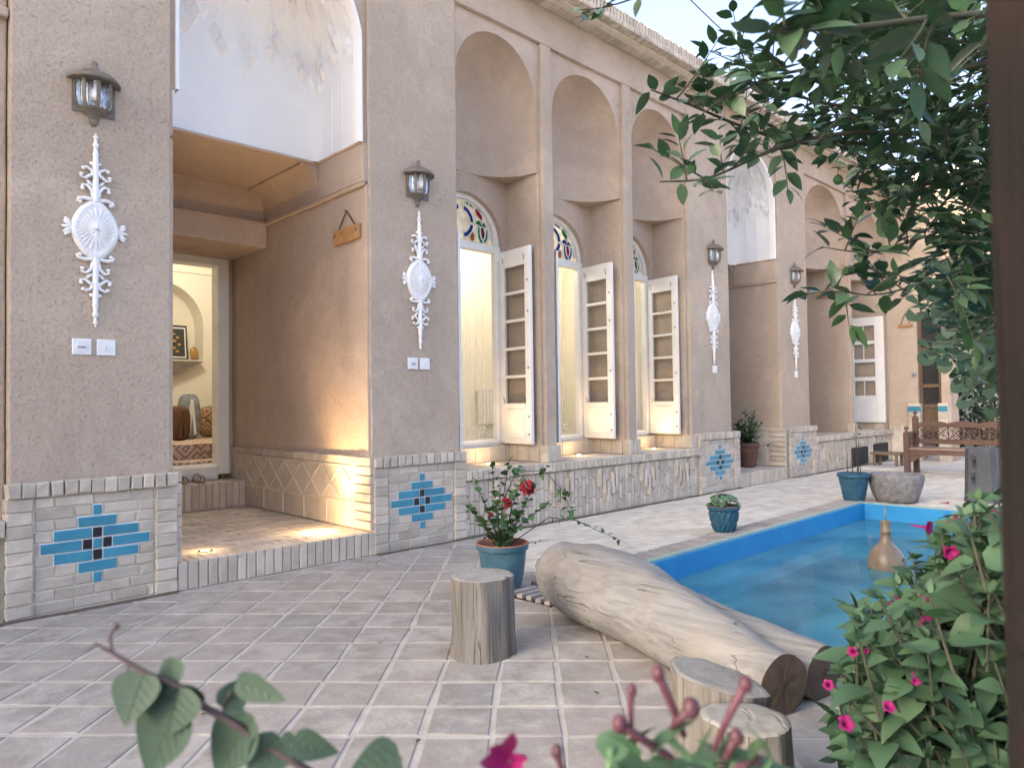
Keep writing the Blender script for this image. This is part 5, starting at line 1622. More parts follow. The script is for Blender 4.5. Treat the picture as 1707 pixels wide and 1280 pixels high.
m = MB(); m.tube([o + Vector((0, 0, .12)), o + Vector((0, 0, .2))], .01, 8); m.tube([o + Vector((-.04, 0, .2)), o + Vector((.04, 0, .2))], .009, 8); m.build('handle', M['iron'], sm_)

fj = thing('fountain_jar', 'glazed clay long necked jar spouting water in the pool', 'fountain', (6.17, 2.07, -.30))
m = MB(); o = Vector((6.17, 2.07, -.30))
m.lathe([(.0, 0), (.09, .0), (.12, .06), (.137, .13), (.140, .19), (.128, .25), (.10, .30), (.062, .335), (.045, .36), (.038, .40), (.036, .43), (.043, .436), (.043, .446), (.036, .452), (.036, .50), (.038, .515), (.040, .525), (.034, .527), (.026, .52), (.024, .45)], 40, o)
m.build('jar', M['clay'], fj)
m = MB(); rg = R_(3)
for k in range(26):
    a = rg.uniform(0, 6.28); h = rg.uniform(.10, .19); rr = rg.uniform(.02, .07)
    pts = [o + Vector((math.cos(a) * rr * s, math.sin(a) * rr * s, .52 + h * 4 * s * (1 - s) - (.25 * s * s if s > .6 else 0))) for s in (0, .2, .4, .55)]
    m.tube(pts, [.0016, .0014, .001, .0005], 4)
m.build('water_jet', M['glass'], fj)

# ------------------------------------------------------------------ carved bench
bn = thing('carved_bench', 'carved red brown wooden bench with pierced lattice back', 'bench', (12.6, 3.0, .004))
BX, YL, YR = 12.35, 3.80, 2.02
def wbx(m, x0, x1, y0, y1, z0, z1, b=.006): m.brick((x0, y1, z0), (0, -1, 0), (0, 0, 1), (-1, 0, 0), y1 - y0, z1 - z0, x1 - x0, b)
m = MB(); 
for q in range(5): wbx(m, BX - .02 + q * .096, BX + .07 + q * .096, YR - .02, YL + .0, .395, .425)
m.build('seat', M['benchtop'], bn)
m = MB(); wbx(m, BX - .01, BX + .03, YR, YL, .325, .392); wbx(m, BX + .43, BX + .46, YR, YL, .325, .392); m.build('seat_rail', M['bench'], bn)
for (yy, nm) in ((YL, 0), (YR, 1)):
    m = MB(); wbx(m, BX - .03, BX + .05, yy - .04, yy + .04, .005, .66); m.build('leg', M['bench'], bn)
    m = MB(); m.lathe([(.03, .66), (.03, .675), (.012, .685), (.012, .70), (.032, .715), (.036, .735), (.022, .755), (.0, .76)], 14, (BX + .01, yy, 0)); m.build('finial', M['bench'], bn)
    m = MB(); wbx(m, BX + .42, BX + .49, yy - .04, yy + .04, .005, .90); m.build('leg', M['bench'], bn)
    m = MB(); m.lathe([(.03, .90), (.03, .915), (.012, .925), (.012, .94), (.032, .955), (.034, .97), (.02, .985), (.0, .99)], 14, (BX + .455, yy, 0)); m.build('finial', M['bench'], bn)
    m = MB(); m.prism([(0, 0), (0, .13), (.22, .13)], (BX - .0, yy - .04 if yy == YL else yy + .04, .19), (0, -1 if yy == YL else 1, 0), (0, 0, 1), (-1, 0, 0), .03); m.build('bracket', M['bench'], bn)
    m = MB()
    m.box(BX + .05, BX + .42, yy - .03, yy + .03, .635, .665); m.box(BX + .05, BX + .42, yy - .012, yy + .012, .395, .43)
    for k in range(6):
        for j in range(3):
            cy, cz = BX + .085 + k * .06, .47 + j * .06
            m.tube([(cy + .026 * math.cos(a * PI / 4), yy, cz + .026 * math.sin(a * PI / 4)) for a in range(9)], .006, 5)
    m.build('armrest', M['bench'], bn)
m = MB()
wbx(m, BX + .445, BX + .475, YR + .04, YL - .04, .47, .55)
top = []; nn_ = 60; ya, yb = YR + .04, YL - .04
for i in range(nn_ + 1):
    f = i / nn_; s = abs(math.sin(f * PI * 4)); top.append((f * (yb - ya), .80 + .035 * s))
m.prism([(0, .735), (yb - ya, .735)] + top[::-1], (BX + .44, ya, 0), (0, 1, 0), (0, 0, 1), (-1, 0, 0), .04)
m.build('back_rail', M['bench'], bn)
m = MB(); ncell = 8; cw = (yb - ya) / ncell
for i in range(ncell):
    y0 = ya + i * cw; yc = y0 + cw / 2; zc = .642; hh = .095
    X_ = BX + .46
    for (a, c) in (((y0, zc - hh), (y0 + cw, zc + hh)), ((y0, zc + hh), (y0 + cw, zc - hh))): m.tube([(X_, *a), (X_, *c)], .009, 6)
    m.tube([(X_, yc + .05 * math.cos(k * PI / 4), zc + .05 * math.sin(k * PI / 4)) for k in range(9)], .008, 6)
    m.tube([(X_, yc, zc + hh), (X_, y0 + cw, zc), (X_, yc, zc - hh), (X_, y0, zc), (X_, yc, zc + hh)], .008, 6)
    m.box(X_ - .01, X_ + .01, y0 - .008, y0 + .008, zc - hh, zc + hh)
m.build('back_lattice', M['bench'], bn)
# the far end of the bench seen through: two low pieces by the plinth
m = MB(); tb = thing('low_stool', 'low wooden stool by the plinth beyond the bench arm', 'stool', (13.6, 4.45, .004))
wbx(m, 13.4, 13.75, 4.25, 4.72, .22, .26); m.build('seat', M['teak'], tb)
for xx in (13.42, 13.69):
    for yy in (4.28, 4.64):
        m = MB(); wbx(m, xx, xx + .04, yy, yy + .045, .0, .22); m.build('leg', M['teak'], tb)
mt = MB(); mt.gbox(12.95, 14.3, 3.3, 4.80, .006, .024, 0, .2); mt.wobble(.004, 2)
tag(mt.build('floor_mat', M['mat']), 'pale flat mat lying on the paving under the carved bench', 'mat')

# ------------------------------------------------------------------ hollow hearths in the far plinth wall
m = MB()
for a, c, h in ((13.22, 14.05, .34), (14.25, 15.1, .36)):
    m.box(a + .02, c - .02, 4.97, 4.98, .02, h - .02, 0)
m.build('hearth_back', M['hollow'], house)

# ------------------------------------------------------------------ things inside the rooms
rd = thing('red_rug', 'red patterned carpet covering the floor of the room behind the porch', 'carpet', (3.6, 9.2, .60))
m = MB(); m.gbox(1.2, 6.0, 8.35, 10.47, .60, .79, 0, .1); m.gbox(1.2, 6.0, 7.9, 8.36, .60, .625, 0, .1); m.wobble(.012, 5); m.build('pile', M['rug'], rd)
def cushion(loc, sx, sy, sz, mat, label, grp=None, band=None):
    t = thing('floor_cushion', label, 'cushion', loc, grp); o = Vector(loc); m = MB()
    def fn(u, v):
        a = u * 2 * PI; b_ = (v - .5) * PI; c = math.cos(b_) ** .5
        x = math.copysign(abs(math.cos(a)) ** .5, math.cos(a)) * c; y = math.copysign(abs(math.sin(a)) ** .5, math.sin(a)) * c; z = math.copysign(abs(math.sin(b_)) ** .6, math.sin(b_))
        p = o + Vector((x * sx, y * sy, sz + z * sz)); return p + noise.noise_vector(p * 6) * .012
    m.grid(fn, 32, 16, 0, True); m.build('cover', mat, t)
    m = MB()
    for k in (-1, 1): m.tube([o + Vector((k * sx * .3, -sy * 1.0, sz * .2)), o + Vector((0, -sy * 1.03, sz * 1.75))], .02, 6)
    m.build('stitching', band or M['gold'], t)
cushion((4.10, 10.2, .79), .24, .15, .22, M['kilim'], 'brown patterned kilim cushion leaning under the wall niche', 'cushions in the carpeted room')
cushion((3.62, 9.9, .79), .13, .12, .30, M['greycloth'], 'tall grey cushion just left of the kilim cushion', 'cushions in the carpeted room', M['plastic'])
cushion((3.36, 9.5, .79), .11, .12, .22, M['browncloth'], 'plain dark brown cushion partly hidden by the doorway', 'cushions in the carpeted room', M['browncloth'])
pf = thing('picture_frame', 'black framed picture standing on the niche shelf', 'picture', (3.72, 10.62, 1.885)); m = MB(); o = Vector((3.72, 10.62, 1.885))
m.brick(o + Vector((-.16, 0, 0)), (1, 0, 0), (0, .12, 1), (0, -1, 0), .32, .50, .02, .004); m.build('frame', M['black'], pf)
m = MB(); m.brick(o + Vector((-.135, -.004, .03)), (1, 0, 0), (0, .12, 1), (0, -1, 0), .27, .44, .008, .002); m.build('mount', M['plastic'], pf)
m = MB(); m.brick(o + Vector((-.115, -.008, .05)), (1, 0, 0), (0, .12, 1), (0, -1, 0), .23, .40, .006, .002)
m.build('picture', M['darkiron'], pf)
m = MB()
for k, (x, z) in enumerate(((-.03, .37), (.02, .32), (-.02, .27), (.04, .22), (-.03, .17), (.01, .12))): m.blob(o + Vector((x, -.012 + .12 * z, z)), (.03, .006, .022), 8)
m.build('motif', M['gold'], pf)
gd = thing('gold_ornament', 'small oval gold ornament beside the framed picture', 'ornament', (3.95, 10.60, 1.885)); m = MB(); o = Vector((3.95, 10.60, 1.885))
m.blob(o + Vector((0, 0, .10)), (.06, .035, .10), 14); m.build('ornament_body', M['gold'], gd)
m = MB(); m.lathe([(.0, .0), (.05, .0), (.05, .015), (.0, .02)], 14, o); m.build('base', M['darkterra'], gd)
sl_ = thing('corner_shelf', 'grey green sloped bracket shelf under the niche', 'shelf', (3.75, 10.46, 1.6)); m = MB()
m.prism([(3.3, 1.60), (3.42, 1.58), (4.00, 1.86), (3.3, 1.86)], (0, 10.36, 0), (1, 0, 0), (0, 0, 1), (0, -1, 0), .12); m.build('bracket', M['iron'], sl_)
# radiator and curtains of the window room
rdt = thing('radiator', 'cream panel radiator on the back wall behind the first window', 'radiator', (6.85, 7.42, .8)); m = MB()
for k in range(8): m.brick((6.60 + k * .062, 7.40, .92), (1, 0, 0), (0, 0, 1), (0, -1, 0), .056, .46, .05, .008)
m.build('panel', M['white_paint'], rdt)
m = MB(); m.brick((6.59, 7.41, 1.385), (1, 0, 0), (0, 0, 1), (0, -1, 0), .51, .03, .07, .004); m.build('grille', M['white_paint'], rdt)
wl_ = thing('wall_panel', 'brown striped cloth bundle standing in the room behind the second window', 'bundle', (7.62, 7.3, .6)); m = MB()
m.gbox(7.50, 7.78, 7.2, 7.4, .60, 1.28, 0, .06); m.wobble(.012, 6); m.build('cloth', M['greycloth'], wl_)
ti = 0
for (a, c), nm in zip(BAYS, ('first', 'second', 'third')):
    cx = (a + c) / 2
    t = thing('window_curtain', 'white sheer curtain gathered behind the %s stained glass window' % nm, 'curtain', (cx, 5.78, .82), 'curtains behind the windows')
    def drape(x0, x1, y, z0, z1, amp, fr):
        m = MB(); m.grid(lambda u, v: (x0 + (x1 - x0) * u * (1 - .15 * (1 - v)) , y + amp * math.sin(u * fr) + .01 * math.sin(u * fr * 2.3 + 1), z0 + (z1 - z0) * v), 60, 6, 0, True); return m
    drape(cx - .56, cx - .07, 5.80, .80, 2.83, .03, 34).build('gathered_drape', M['curtain'], t, fixn=False)
    drape(cx - .10, cx + .55, 5.86, .98, 2.83, .018, 30).build('voile', M['voile'], t, fixn=False)
    drape(cx - .10, cx + .55, 5.858, .80, .98, .018, 30).build('lace_hem', M['lace'], t, fixn=False)

# sandals on the inner step
for k, (dx, dy, lab) in enumerate(((0, 0, 'tan sandal on the step below the door, nearer the porch wall'), (-.15, .05, 'tan sandal on the step below the door, beside its pair'))):
    t = thing('sandal', lab, 'sandal', (2.83 + dx, 7.46 + dy, .45), 'pair of sandals'); o = Vector((2.83 + dx, 7.46 + dy, .45))
    m = MB(); pl = [(.04 * math.cos(a * PI / 8) * (1 + .2 * math.sin(a * PI / 8)), .12 * math.sin(a * PI / 8)) for a in range(16)]
    m.prism(pl, o + Vector((0, 0, .018)), (1, 0, 0), (0, 1, 0), (0, 0, 1), .016); m.build('sole', M['leather'], t)
    m = MB()
    for yy, hh in ((-.05, .05), (.06, .06)): m.tube([o + Vector((.042 * math.cos(q), yy, .015 + hh * math.sin(q))) for q in [PI * i / 8 for i in range(9)]], .008, 6)
    m.build('strap', M['leather'], t)

# overhead cable
m = MB(); p0, p1 = at(1120, -30, 9), at(1420, 200, 14)
m.tube([p0.lerp(p1, k / 12) - Vector((0, 0, .25 * math.sin(PI * k / 12))) for k in range(13)], .008, 6)
tag(m.build('overhead_cable', M['cable']), 'thin dark cable crossing the sky above the roof', 'cable')

# ------------------------------------------------------------------ citrus tree
def path_pts(spec, n=6):
    """smooth branch through (px,py,depth) points"""
    P = [at(*q) for q in spec]; out = []
    for i in range(len(P) - 1):
        p0, p1, p2, p3 = P[max(0, i - 1)], P[i], P[i + 1], P[min(len(P) - 1, i + 2)]
        for k in range(n):
            t = k / n
            out.append(.5 * ((2 * p1) + (p2 - p0) * t + (2 * p0 - 5 * p1 + 4 * p2 - p3) * t * t + (3 * p1 - p0 - 3 * p2 + p3) * t ** 3))
    return out + [P[-1]]


tree = thing('citrus_tree', 'dark leaved citrus tree reaching over the courtyard with small green fruit', 'tree', (3.3, .25, 0))
rg = R_(101)
lv, tw = MB(), MB()
trunk = MB()
fork = Vector((3.15, .42, 1.75))
trunk.tube([(3.3, .25, -.02), (3.28, .27, .5), (3.22, .33, 1.1), fork], [.075, .062, .055, .05], 12)
BR = [  # (polyline, radius, leaves per knot, leaf length)
    ([(1700, 300, 2.9), (1560, 262, 2.75), (1440, 240, 2.6), (1330, 238, 2.45), (1240, 212, 2.3), (1150, 175, 2.15), (1085, 150, 2.05)], .011, 46, .062),
    ([(1700, 215, 2.7), (1540, 222, 2.5), (1420, 222, 2.35), (1330, 236, 2.25), (1262, 262, 2.1), (1180, 297, 2.0), (1100, 303, 1.95)], .010, 34, .066),
    ([(1700, 350, 2.8), (1590, 380, 2.55), (1510, 405, 2.4), (1440, 420, 2.3), (1372, 412, 2.2)], .006, 24, .082),
    ([(1700, 420, 2.7), (1590, 455, 2.5), (1520, 478, 2.35), (1450, 492, 2.25), (1385, 478, 2.15)], .006, 26, .078),
    ([(1700, 90, 2.2), (1560, 120, 2.1), (1420, 110, 2.0), (1300, 125, 1.9), (1215, 165, 1.85)], .010, 40, .070),
    ([(1700, 160, 2.6), (1560, 185, 2.5), (1430, 180, 2.4), (1330, 160, 2.3), (1240, 110, 2.2), (1190, 120, 2.15)], .009, 40, .062),
    ([(1700, 20, 1.35), (1560, 30, 1.3), (1430, 45, 1.25), (1330, 45, 1.22), (1270, 60, 1.2)], .008, 18, .085),
    ([(1700, 250, 3.2), (1600, 300, 3.1), (1500, 330, 3.0), (1420, 345, 2.9)], .009, 30, .062),
    ([(1700, 330, 3.3), (1620, 350, 3.2), (1560, 420, 3.1), (1535, 480, 3.0)], .008, 26, .062),
    ([(1180, -60, 1.8), (1080, -12, 1.8), (1010, 12, 1.8), (950, 18, 1.8)], .004, 9, .05),
]
fr = MB()
for spec, r, n, L in BR:
    P = path_pts(spec); k = len(P)
    tw.tube(P, [r * (1 - .8 * i / (k - 1)) for i in range(k)], 6, 0, False)
    tw.tube([fork + Vector((0, 0, rg.uniform(-.1, .5))), (P[0] + fork) / 2 + Vector((0, 0, .15)), P[0]], [r * 2.2, r * 1.6, r], 6, 0, False) if spec[0][0] > 1650 else None
    for i in range(n):
        t = (i + rg.random()) / n; q = t * (k - 1); j = min(k - 2, int(q)); p = P[j].lerp(P[j + 1], q - j)
        ax = (P[j + 1] - P[j]).normalized()
        if rg.random() < .55 and t < .93:
            d = (ax * .5 + rdir(rg, .25)).normalized(); ln = rg.uniform(.07, .20)
            twig_leaves(lv, tw, p, p + d * ln, rg, rg.randint(4, 8), L, L * .50, .003, .0012)
        else:
            leaf_ovate(lv, p, (ax * .6 + rdir(rg)).normalized(), (Vector((0, 0, 1)) + rdir(rg) * .7), L * rg.uniform(.8, 1.2), L * .5, rg.uniform(.1, .35), rg.uniform(0, .3), 5, 0, .006)
# crown mass: twigs filling the volume at the right
def inpoly(x, y, P):
    c = False
    for i in range(len(P)):
        (x0, y0), (x1, y1) = P[i], P[i - 1]
        if (y0 > y) != (y1 > y) and x < (x1 - x0) * (y - y0) / (y1 - y0) + x0: c = not c
    return c
MASS = [(1330, -40), (1800, -40), (1800, 640), (1660, 640), (1585, 570), (1565, 450), (1540, 395), (1490, 330), (1440, 290), (1390, 215), (1360, 150), (1450, 110), (1400, 60)]
cnt = 0
while cnt < 450:
    x, y = rg.uniform(1200, 1800), rg.uniform(-40, 640)
    if not inpoly(x, y, MASS): continue
    d = rg.uniform(2.1, 4.2)
    p = at(x, y, d); dr = rdir(rg, .2)
    twig_leaves(lv, tw, p - dr * .09, p + dr * .13, rg, rg.randint(7, 11), .072, .038, .004, .0015); cnt += 1
TOP = [(1340, -60), (1640, -60), (1640, 50), (1500, 95), (1420, 60), (1380, 100), (1350, 60)]
cnt = 0
while cnt < 42:
    x, y = rg.uniform(1290, 1640), rg.uniform(-60, 100)
    if not inpoly(x, y, TOP): continue
    p = at(x, y, rg.uniform(1.5, 2.1)); dr = rdir(rg, -.2)
    twig_leaves(lv, tw, p - dr * .08, p + dr * .10, rg, rg.randint(6, 9), .07, .036, .0025, .001); cnt += 1
for (x, y, d) in ((1397, 300, 2.45), (1365, 250, 2.5), (1470, 268, 2.6), (1545, 330, 2.7), (1350, 212, 2.4)): 
    c = at(x, y, d); m = MB(); m.blob(c, (.0165, .0165, .0175), 16); m.tube([c + Vector((0, 0, .016)), c + Vector((.003, 0, .035))], .0015, 4)
    m.build('fruit', M['fruit'], tree)
trunk.build('trunk', M['bark'], tree); tw.build('branches', M['twig'], tree); 
lf = lv.build('foliage', M['citrus'], tree, fixn=False)

# fig tree behind
fig = thing('fig_tree', 'broad lobed leaves of a fig tree hanging below the citrus branches', 'tree', (5.2, .75, 0))
rg = R_(131); lv, tw = MB(), MB()
tk = MB(); tk.tube([(5.2, .75, 0), (5.15, .8, .8), (5.0, .9, 1.5), (4.8, 1.0, 2.2)], [.07, .055, .045, .03], 10); tk.build('trunk', M['bark'], fig)
FIGP = [(1545, 440), (1700, 400), (1760, 640), (1660, 650), (1600, 620), (1570, 575), (1560, 520)]
cnt = 0
for spec in ([(1760, 430, 4.6), (1660, 470, 4.2), (1580, 500, 3.9)], [(1760, 520, 4.5), (1660, 560, 4.1), (1590, 590, 3.8)], [(1760, 590, 4.4), (1680, 610, 4.2), (1625, 630, 4.0)]):
    P = path_pts(spec); tw.tube(P, [.012 - .007 * i / (len(P) - 1) for i in range(len(P))], 6, 0, False); tw.tube([(4.8, 1.0, 2.2), P[0]], [.025, .012], 6, 0, False)
while cnt < 75:
    x, y = rg.uniform(1530, 1760), rg.uniform(400, 650)
    if not inpoly(x, y, FIGP): continue
    p = at(x, y, rg.uniform(3.5, 4.6)); 
    d = (Vector((rg.uniform(-1, .3), rg.uniform(-.3, .8), rg.uniform(-1.2, .1)))).normalized()
    nn = (-(CAM_R @ Vector((0, 0, -1))) * .6 + Vector((0, 0, 1)) + rdir(rg) * .6)
    leaf_fig(lv, p, d, nn, rg.uniform(.15, .24), rg.uniform(.1, .45)); tw.tube([p - d * .08, p], .003, 4, 0, False); cnt += 1
leaf_fig(lv, at(1645, 560, 3.3), Vector((-.2, .1, -1)), -(CAM_R @ Vector((0, 0, -1))) + Vector((0, 0, .5)), .20, .2)
tw.build('branches', M['twig'], fig); lv.build('foliage', M['fig'], fig, fixn=False)

# ------------------------------------------------------------------ four o'clock bush at the pool edge
bush = thing('flowering_bush', 'large leafy green bush with magenta trumpet flowers beside the pool', 'bush', (1.75, .38, 0))
rg = R_(151); lv, tw = MB(), MB()
SIL = [(1395, 1135), (1420, 1085), (1440, 1055), (1415, 1010), (1480, 995), (1500, 960), (1525, 925), (1560, 900), (1570, 865), (1600, 850), (1640, 822), (1690, 815), (1800, 830), (1800, 1400), (1420, 1400), (1390, 1290), (1400, 1240), (1385, 1180)]
root = Vector((1.78, .36, 0))
def bush_leaf(p, d, L):
    leaf_ovate(lv, p, d, (Vector((0, 0, 1)) - (CAM_R @ Vector((0, 0, -1))) * .35 + rdir(rg) * .45), L, L * rg.uniform(.60, .78), rg.uniform(.12, .35), rg.uniform(.05, .45), 6, 0, L * .12, 1)
cnt = 0
tips = []
while cnt < 560:
    x, y = rg.uniform(1380, 1800), rg.uniform(815, 1400)
    if not inpoly(x, y, SIL): continue
    dd = rg.uniform(1.5, 2.35); p = at(x, y, dd)
    if p.z < .05: continue
    ax = (p - (root + Vector((0, 0, .1)))); ax.normalize()
    ax = (ax + rdir(rg, .4) * .5).normalized()
    tw.tube([p - ax * .16, p], [.004, .0025], 5, 0, False)
    rot = rg.uniform(0, PI); u = ax.orthogonal().normalized(); w = ax.cross(u)
    for lvl in range(3):
        a = rot + lvl * PI / 2
        for s in (0, PI):
            dv = (u * math.cos(a + s) + w * math.sin(a + s)); 
            d = (dv + ax * (.15 + .25 * lvl) + Vector((0, 0, -.15))).normalized()
            bush_leaf(p - ax * (.10 - .05 * lvl), d, rg.uniform(.065, .105) * (1 - .22 * lvl))
    for k in range(4): bush_leaf(p, (ax + rdir(rg) * .5).normalized(), .03)
    tips.append((p, ax)); cnt += 1
for k in range(9):
    q = tips[rg.randrange(len(tips))][0]; tw.tube([root + rdir(rg) * .06, (root + q) / 2 + (CAM_R @ Vector((0, 0, -1))) * .12, q], [.008, .005, .003], 6, 0, False)
tw.build('stems', M['twig'], bush); lv.build('foliage', M['jalapa'], bush, fixn=False)


def trumpet(m, c, ax, r, open_=1.):
    """five lobed trumpet flower, ax points out of the mouth"""
    ax = Vector(ax).normalized(); u = ax.orthogonal().normalized(); w = ax.cross(u); c = Vector(c)
    n = 30; rows = [(-2.2 * r, .10), (-1.0 * r, .14), (-.35 * r, .26), (-.05 * r, .55), (.06 * r, .85), (.03 * r, 1.0)]
    vs = []
    for h, q in rows:
        for k in range(n):
            a = 2 * PI * k / n; lobe = 1 - .22 * max(0, q - .5) * 2 * abs(math.cos(a * 2.5)) ** 3
            vs.append(c + ax * (h + .05 * r * math.sin(5 * a) * q) + (u * math.cos(a) + w * math.sin(a)) * (r * q * lobe * (open_ if q > .3 else 1)))
    m.add(vs, [(i * n + k, i * n + (k + 1) % n, (i + 1) * n + (k + 1) % n, (i + 1) * n + k) for i in range(len(rows) - 1) for k in range(n)], 0, True)


for (x, y, d, r, op) in ((1549, 880, 1.62, .019, 1), (1585, 921, 1.6, .019, 1), (1594, 862, 1.7, .014, .6), (1668, 852, 1.7, .015, 1), (1581, 838, 1.75, .009, .5), (1494, 996, 1.55, .013, .5), (1545, 1027, 1.5, .016, .8), (1547, 1000, 1.55, .010, .6), (1421, 1086, 1.5, .015, .8), (1444, 1085, 1.55, .010, .6), (1381, 1141, 1.45, .015, .8), (1527, 1136, 1.45, .013, .8), (1482, 1177, 1.42, .014, 1), (1411, 1205, 1.42, .018, 1), (1620, 1010, 1.55, .010, .6)):
    m = MB(); c = at(x, y, d); ax = (-(CAM_R @ Vector((0, 0, -1))) + rdir(rg) * .7 + Vector((0, 0, .3))).normalized(); trumpet(m, c, ax, r * .95, op); m.build('flower', M['magenta'], bush, fixn=False)

# ------------------------------------------------------------------ plants close to the camera
cl = thing('climber_branch', 'leafy climbing plant branch with purple stem close to the camera', 'plant', (at(700, 1420, .62).x + .08, at(700, 1420, .62).y - .06, 0))
rg = R_(171); lv, tw, vn = MB(), MB(), MB(); D = .60
st = path_pts([(158, 1072, D), (188, 1088, D), (245, 1122, D), (297, 1144, D), (335, 1174, D), (390, 1205, D), (437, 1238, D), (510, 1281, D), (600, 1340, D + .02), (700, 1420, D + .02)])
tw.tube(st, [.0013 + .0019 * min(1, i / 24) for i in range(len(st))], 8)
tw.tube(path_pts([(188, 1088, D), (184, 1062, D), (193, 1045, D - .005)]), [.0012, .0012, .0012] + [.0012] * 10, 6, 0)
q0 = at(700, 1420, D + .02); tw.tube([q0, q0 + Vector((.05, -.03, -.14)), Vector((q0.x + .08, q0.y - .05, .4)), Vector((q0.x + .08, q0.y - .06, 0))], [.0032, .004, .005, .006], 8)
tw.tube([at(160, 1074, D), at(141, 1085, D)], .0011, 6); tw.tube([at(216, 1106, D), at(211, 1124, D)], .001, 5)
m0 = at(194, 1044, D - .005); tw.blob(m0, .0028, 8)
def near_leaf(b, t, wpx, tilt=0., curl=.1, fold=.25, dd=0., shape=1):
    B, T_ = at(b[0], b[1], D), at(t[0], t[1], D + dd); d = T_ - B
    nv = -(CAM_R @ Vector((0, 0, -1))) + (CAM_R @ Vector((math.cos(tilt), math.sin(tilt), 0))) * .3
    leaf_ovate(lv, B, d, nv, d.length, wpx * D / FPX, fold, curl, 10, 0, 0, shape)
    dn = d.normalized(); sd_ = dn.cross(nv).normalized(); nn = sd_.cross(dn).normalized(); L = d.length; wd = wpx * D / FPX
    S = lambda t, x: B + dn * (L * t) - nn * (curl * L * t * t) + sd_ * (x * wd * .5) + nn * (fold * abs(x) * wd * .5 + .0004)
    if L > .02:
        vn.tube([S(t, 0) for t in (0, .2, .4, .6, .8, .97)], [.0006, .0005, .0005, .0004, .0003, .0002], 4, 0, False)
        for t0 in (.08, .25, .42, .6):
            for q in (-1, 1): vn.tube([S(t0, 0), S(t0 + .08, q * .35), S(t0 + .2, q * .66)], [.0004, .0003, .0002], 4, 0, False)
near_leaf((296, 1142), (274, 1228), 130, 2.6, .12, .2, -.01)
near_leaf((240, 1122), (205, 1210), 90, 2.0, .1, .2, -.02)
near_leaf((298, 1140), (262, 1098), 62, 1.2, .2, .3, .02)
near_leaf((305, 1140), (327, 1200), 62, -.5, .2, .5, .02)
near_leaf((300, 1165), (236, 1300), 112, 3.5, .1, .3, .0)
near_leaf((371, 1180), (425, 1125), 54, .9, .3, .35, .01); near_leaf((395, 1135), (490, 1164), 46, 1.9, -.25, .4, -.01)
near_leaf((422, 1192), (345, 1300), 95, 3.0, .15, .4, .01)
near_leaf((470, 1228), (410, 1300), 78, .4, .2, .25, -.01)
near_leaf((490, 1232), (565, 1256), 52, 1.4, .1, .5, .0); near_leaf((470, 1226), (500, 1236), 22, 1.4)
near_leaf((668, 1262), (575, 1300), 90, 2.0, .1, .25, -.01)
tw.tube([at(371, 1190, D), at(374, 1172, D), at(385, 1150, D)], .0012, 5); tw.tube([at(486, 1266, D), at(492, 1244, D), at(495, 1234, D)], .0012, 5); tw.tube([at(660, 1390, D), at(668, 1262, D)], .0014, 5)
tw.build('stem', M['purpletwig'], cl); fo_ = lv.build('foliage', M['boug'], cl, fixn=False); vn.build('leaf_vein', M['vein'], fo_)

nf = thing('trumpet_flower_plant', 'out of focus plant with mauve buds and a magenta bloom close to the camera', 'plant', (at(1110, 1480, .55).x, at(1110, 1480, .55).y, 0))
rg = R_(181); lv, tw, bd, fl = MB(), MB(), MB(), MB(); D = .52
def budstem(a, b, r0, r1, k=.008):
    P = path_pts([(a[0], a[1], D), ((a[0] + b[0]) / 2 + rg.uniform(-4, 4), (a[1] + b[1]) / 2, D), (b[0], b[1], D + .01)], 4)
    bd = MB(); bd.tube(P, [r0 + (r1 - r0) * i / (len(P) - 1) for i in range(len(P))], 8)
    bd.blob(P[0], (r0 * 1.5, r0 * 1.5, r0 * 1.9), 10); bd.build('bud', M['mauve'], nf)
budstem((1097, 1122), (1140, 1225), .0034, .0026); budstem((1053, 1150), (1056, 1235), .0026, .0016); budstem((1033, 1206), (1120, 1262), .0038, .0026)
budstem((1152, 1180), (1118, 1216), .0044, .0022); budstem((1243, 1140), (1190, 1250), .0034, .0024); budstem((928, 1252), (945, 1300), .0030, .0018); budstem((1228, 1228), (1205, 1275), .0036, .002)
budstem((1262, 1265), (1180, 1300), .0026, .002)
for (b, t, w) in (((845, 1262), (848, 1200), 30), ((842, 1258), (806, 1236), 28), ((850, 1265), (790, 1264), 38), ((850, 1268), (874, 1296), 38), ((848, 1265), (888, 1248), 24), ((846, 1262), (816, 1300), 44)):
    B, T_ = at(*b, D), at(*t, D - .012); leaf_ovate(fl, B, T_ - B, -(CAM_R @ Vector((0, 0, -1))) + rdir(rg) * .4, (T_ - B).length, w * D / FPX, .2, -.3, 6, 0, 0, 2)
for k in range(46):
    x, y = rg.uniform(930, 1290), rg.uniform(1225, 1330)
    if y < 1225 + abs(x - 1150) * .18: continue
    B = at(x, y, D + rg.uniform(-.03, .08)); d = CAM_R @ Vector((rg.uniform(-1, 1), rg.uniform(-.3, 1), rg.uniform(-.3, .6))).normalized()
    leaf_ovate(lv, B, d, Vector((0, 0, 1)) + rdir(rg) * .5, rg.uniform(.022, .045), rg.uniform(.012, .024), .25, .2, 6, 0, 0, 1)
    if k % 4 == 0: tw.tube([B, at(1110, 1480, .55)], .0012, 5)
q0 = at(1110, 1480, .55)
for dx, dy in ((0, 0), (.02, .01), (-.015, .02)): tw.tube([q0, Vector((q0.x + dx, q0.y + dy, .45)), Vector((q0.x + dx * 2, q0.y + dy * 2, 0))], [.003, .0045, .006], 6)
for a, b in (((1115, 1230), (1190, 1275)), ((1020, 1245), (1010, 1290))): tw.tube([at(*a, D), at((a[0] + b[0]) / 2, (a[1] + b[1]) / 2 + 14, D), at(*b, D)], .003, 6)
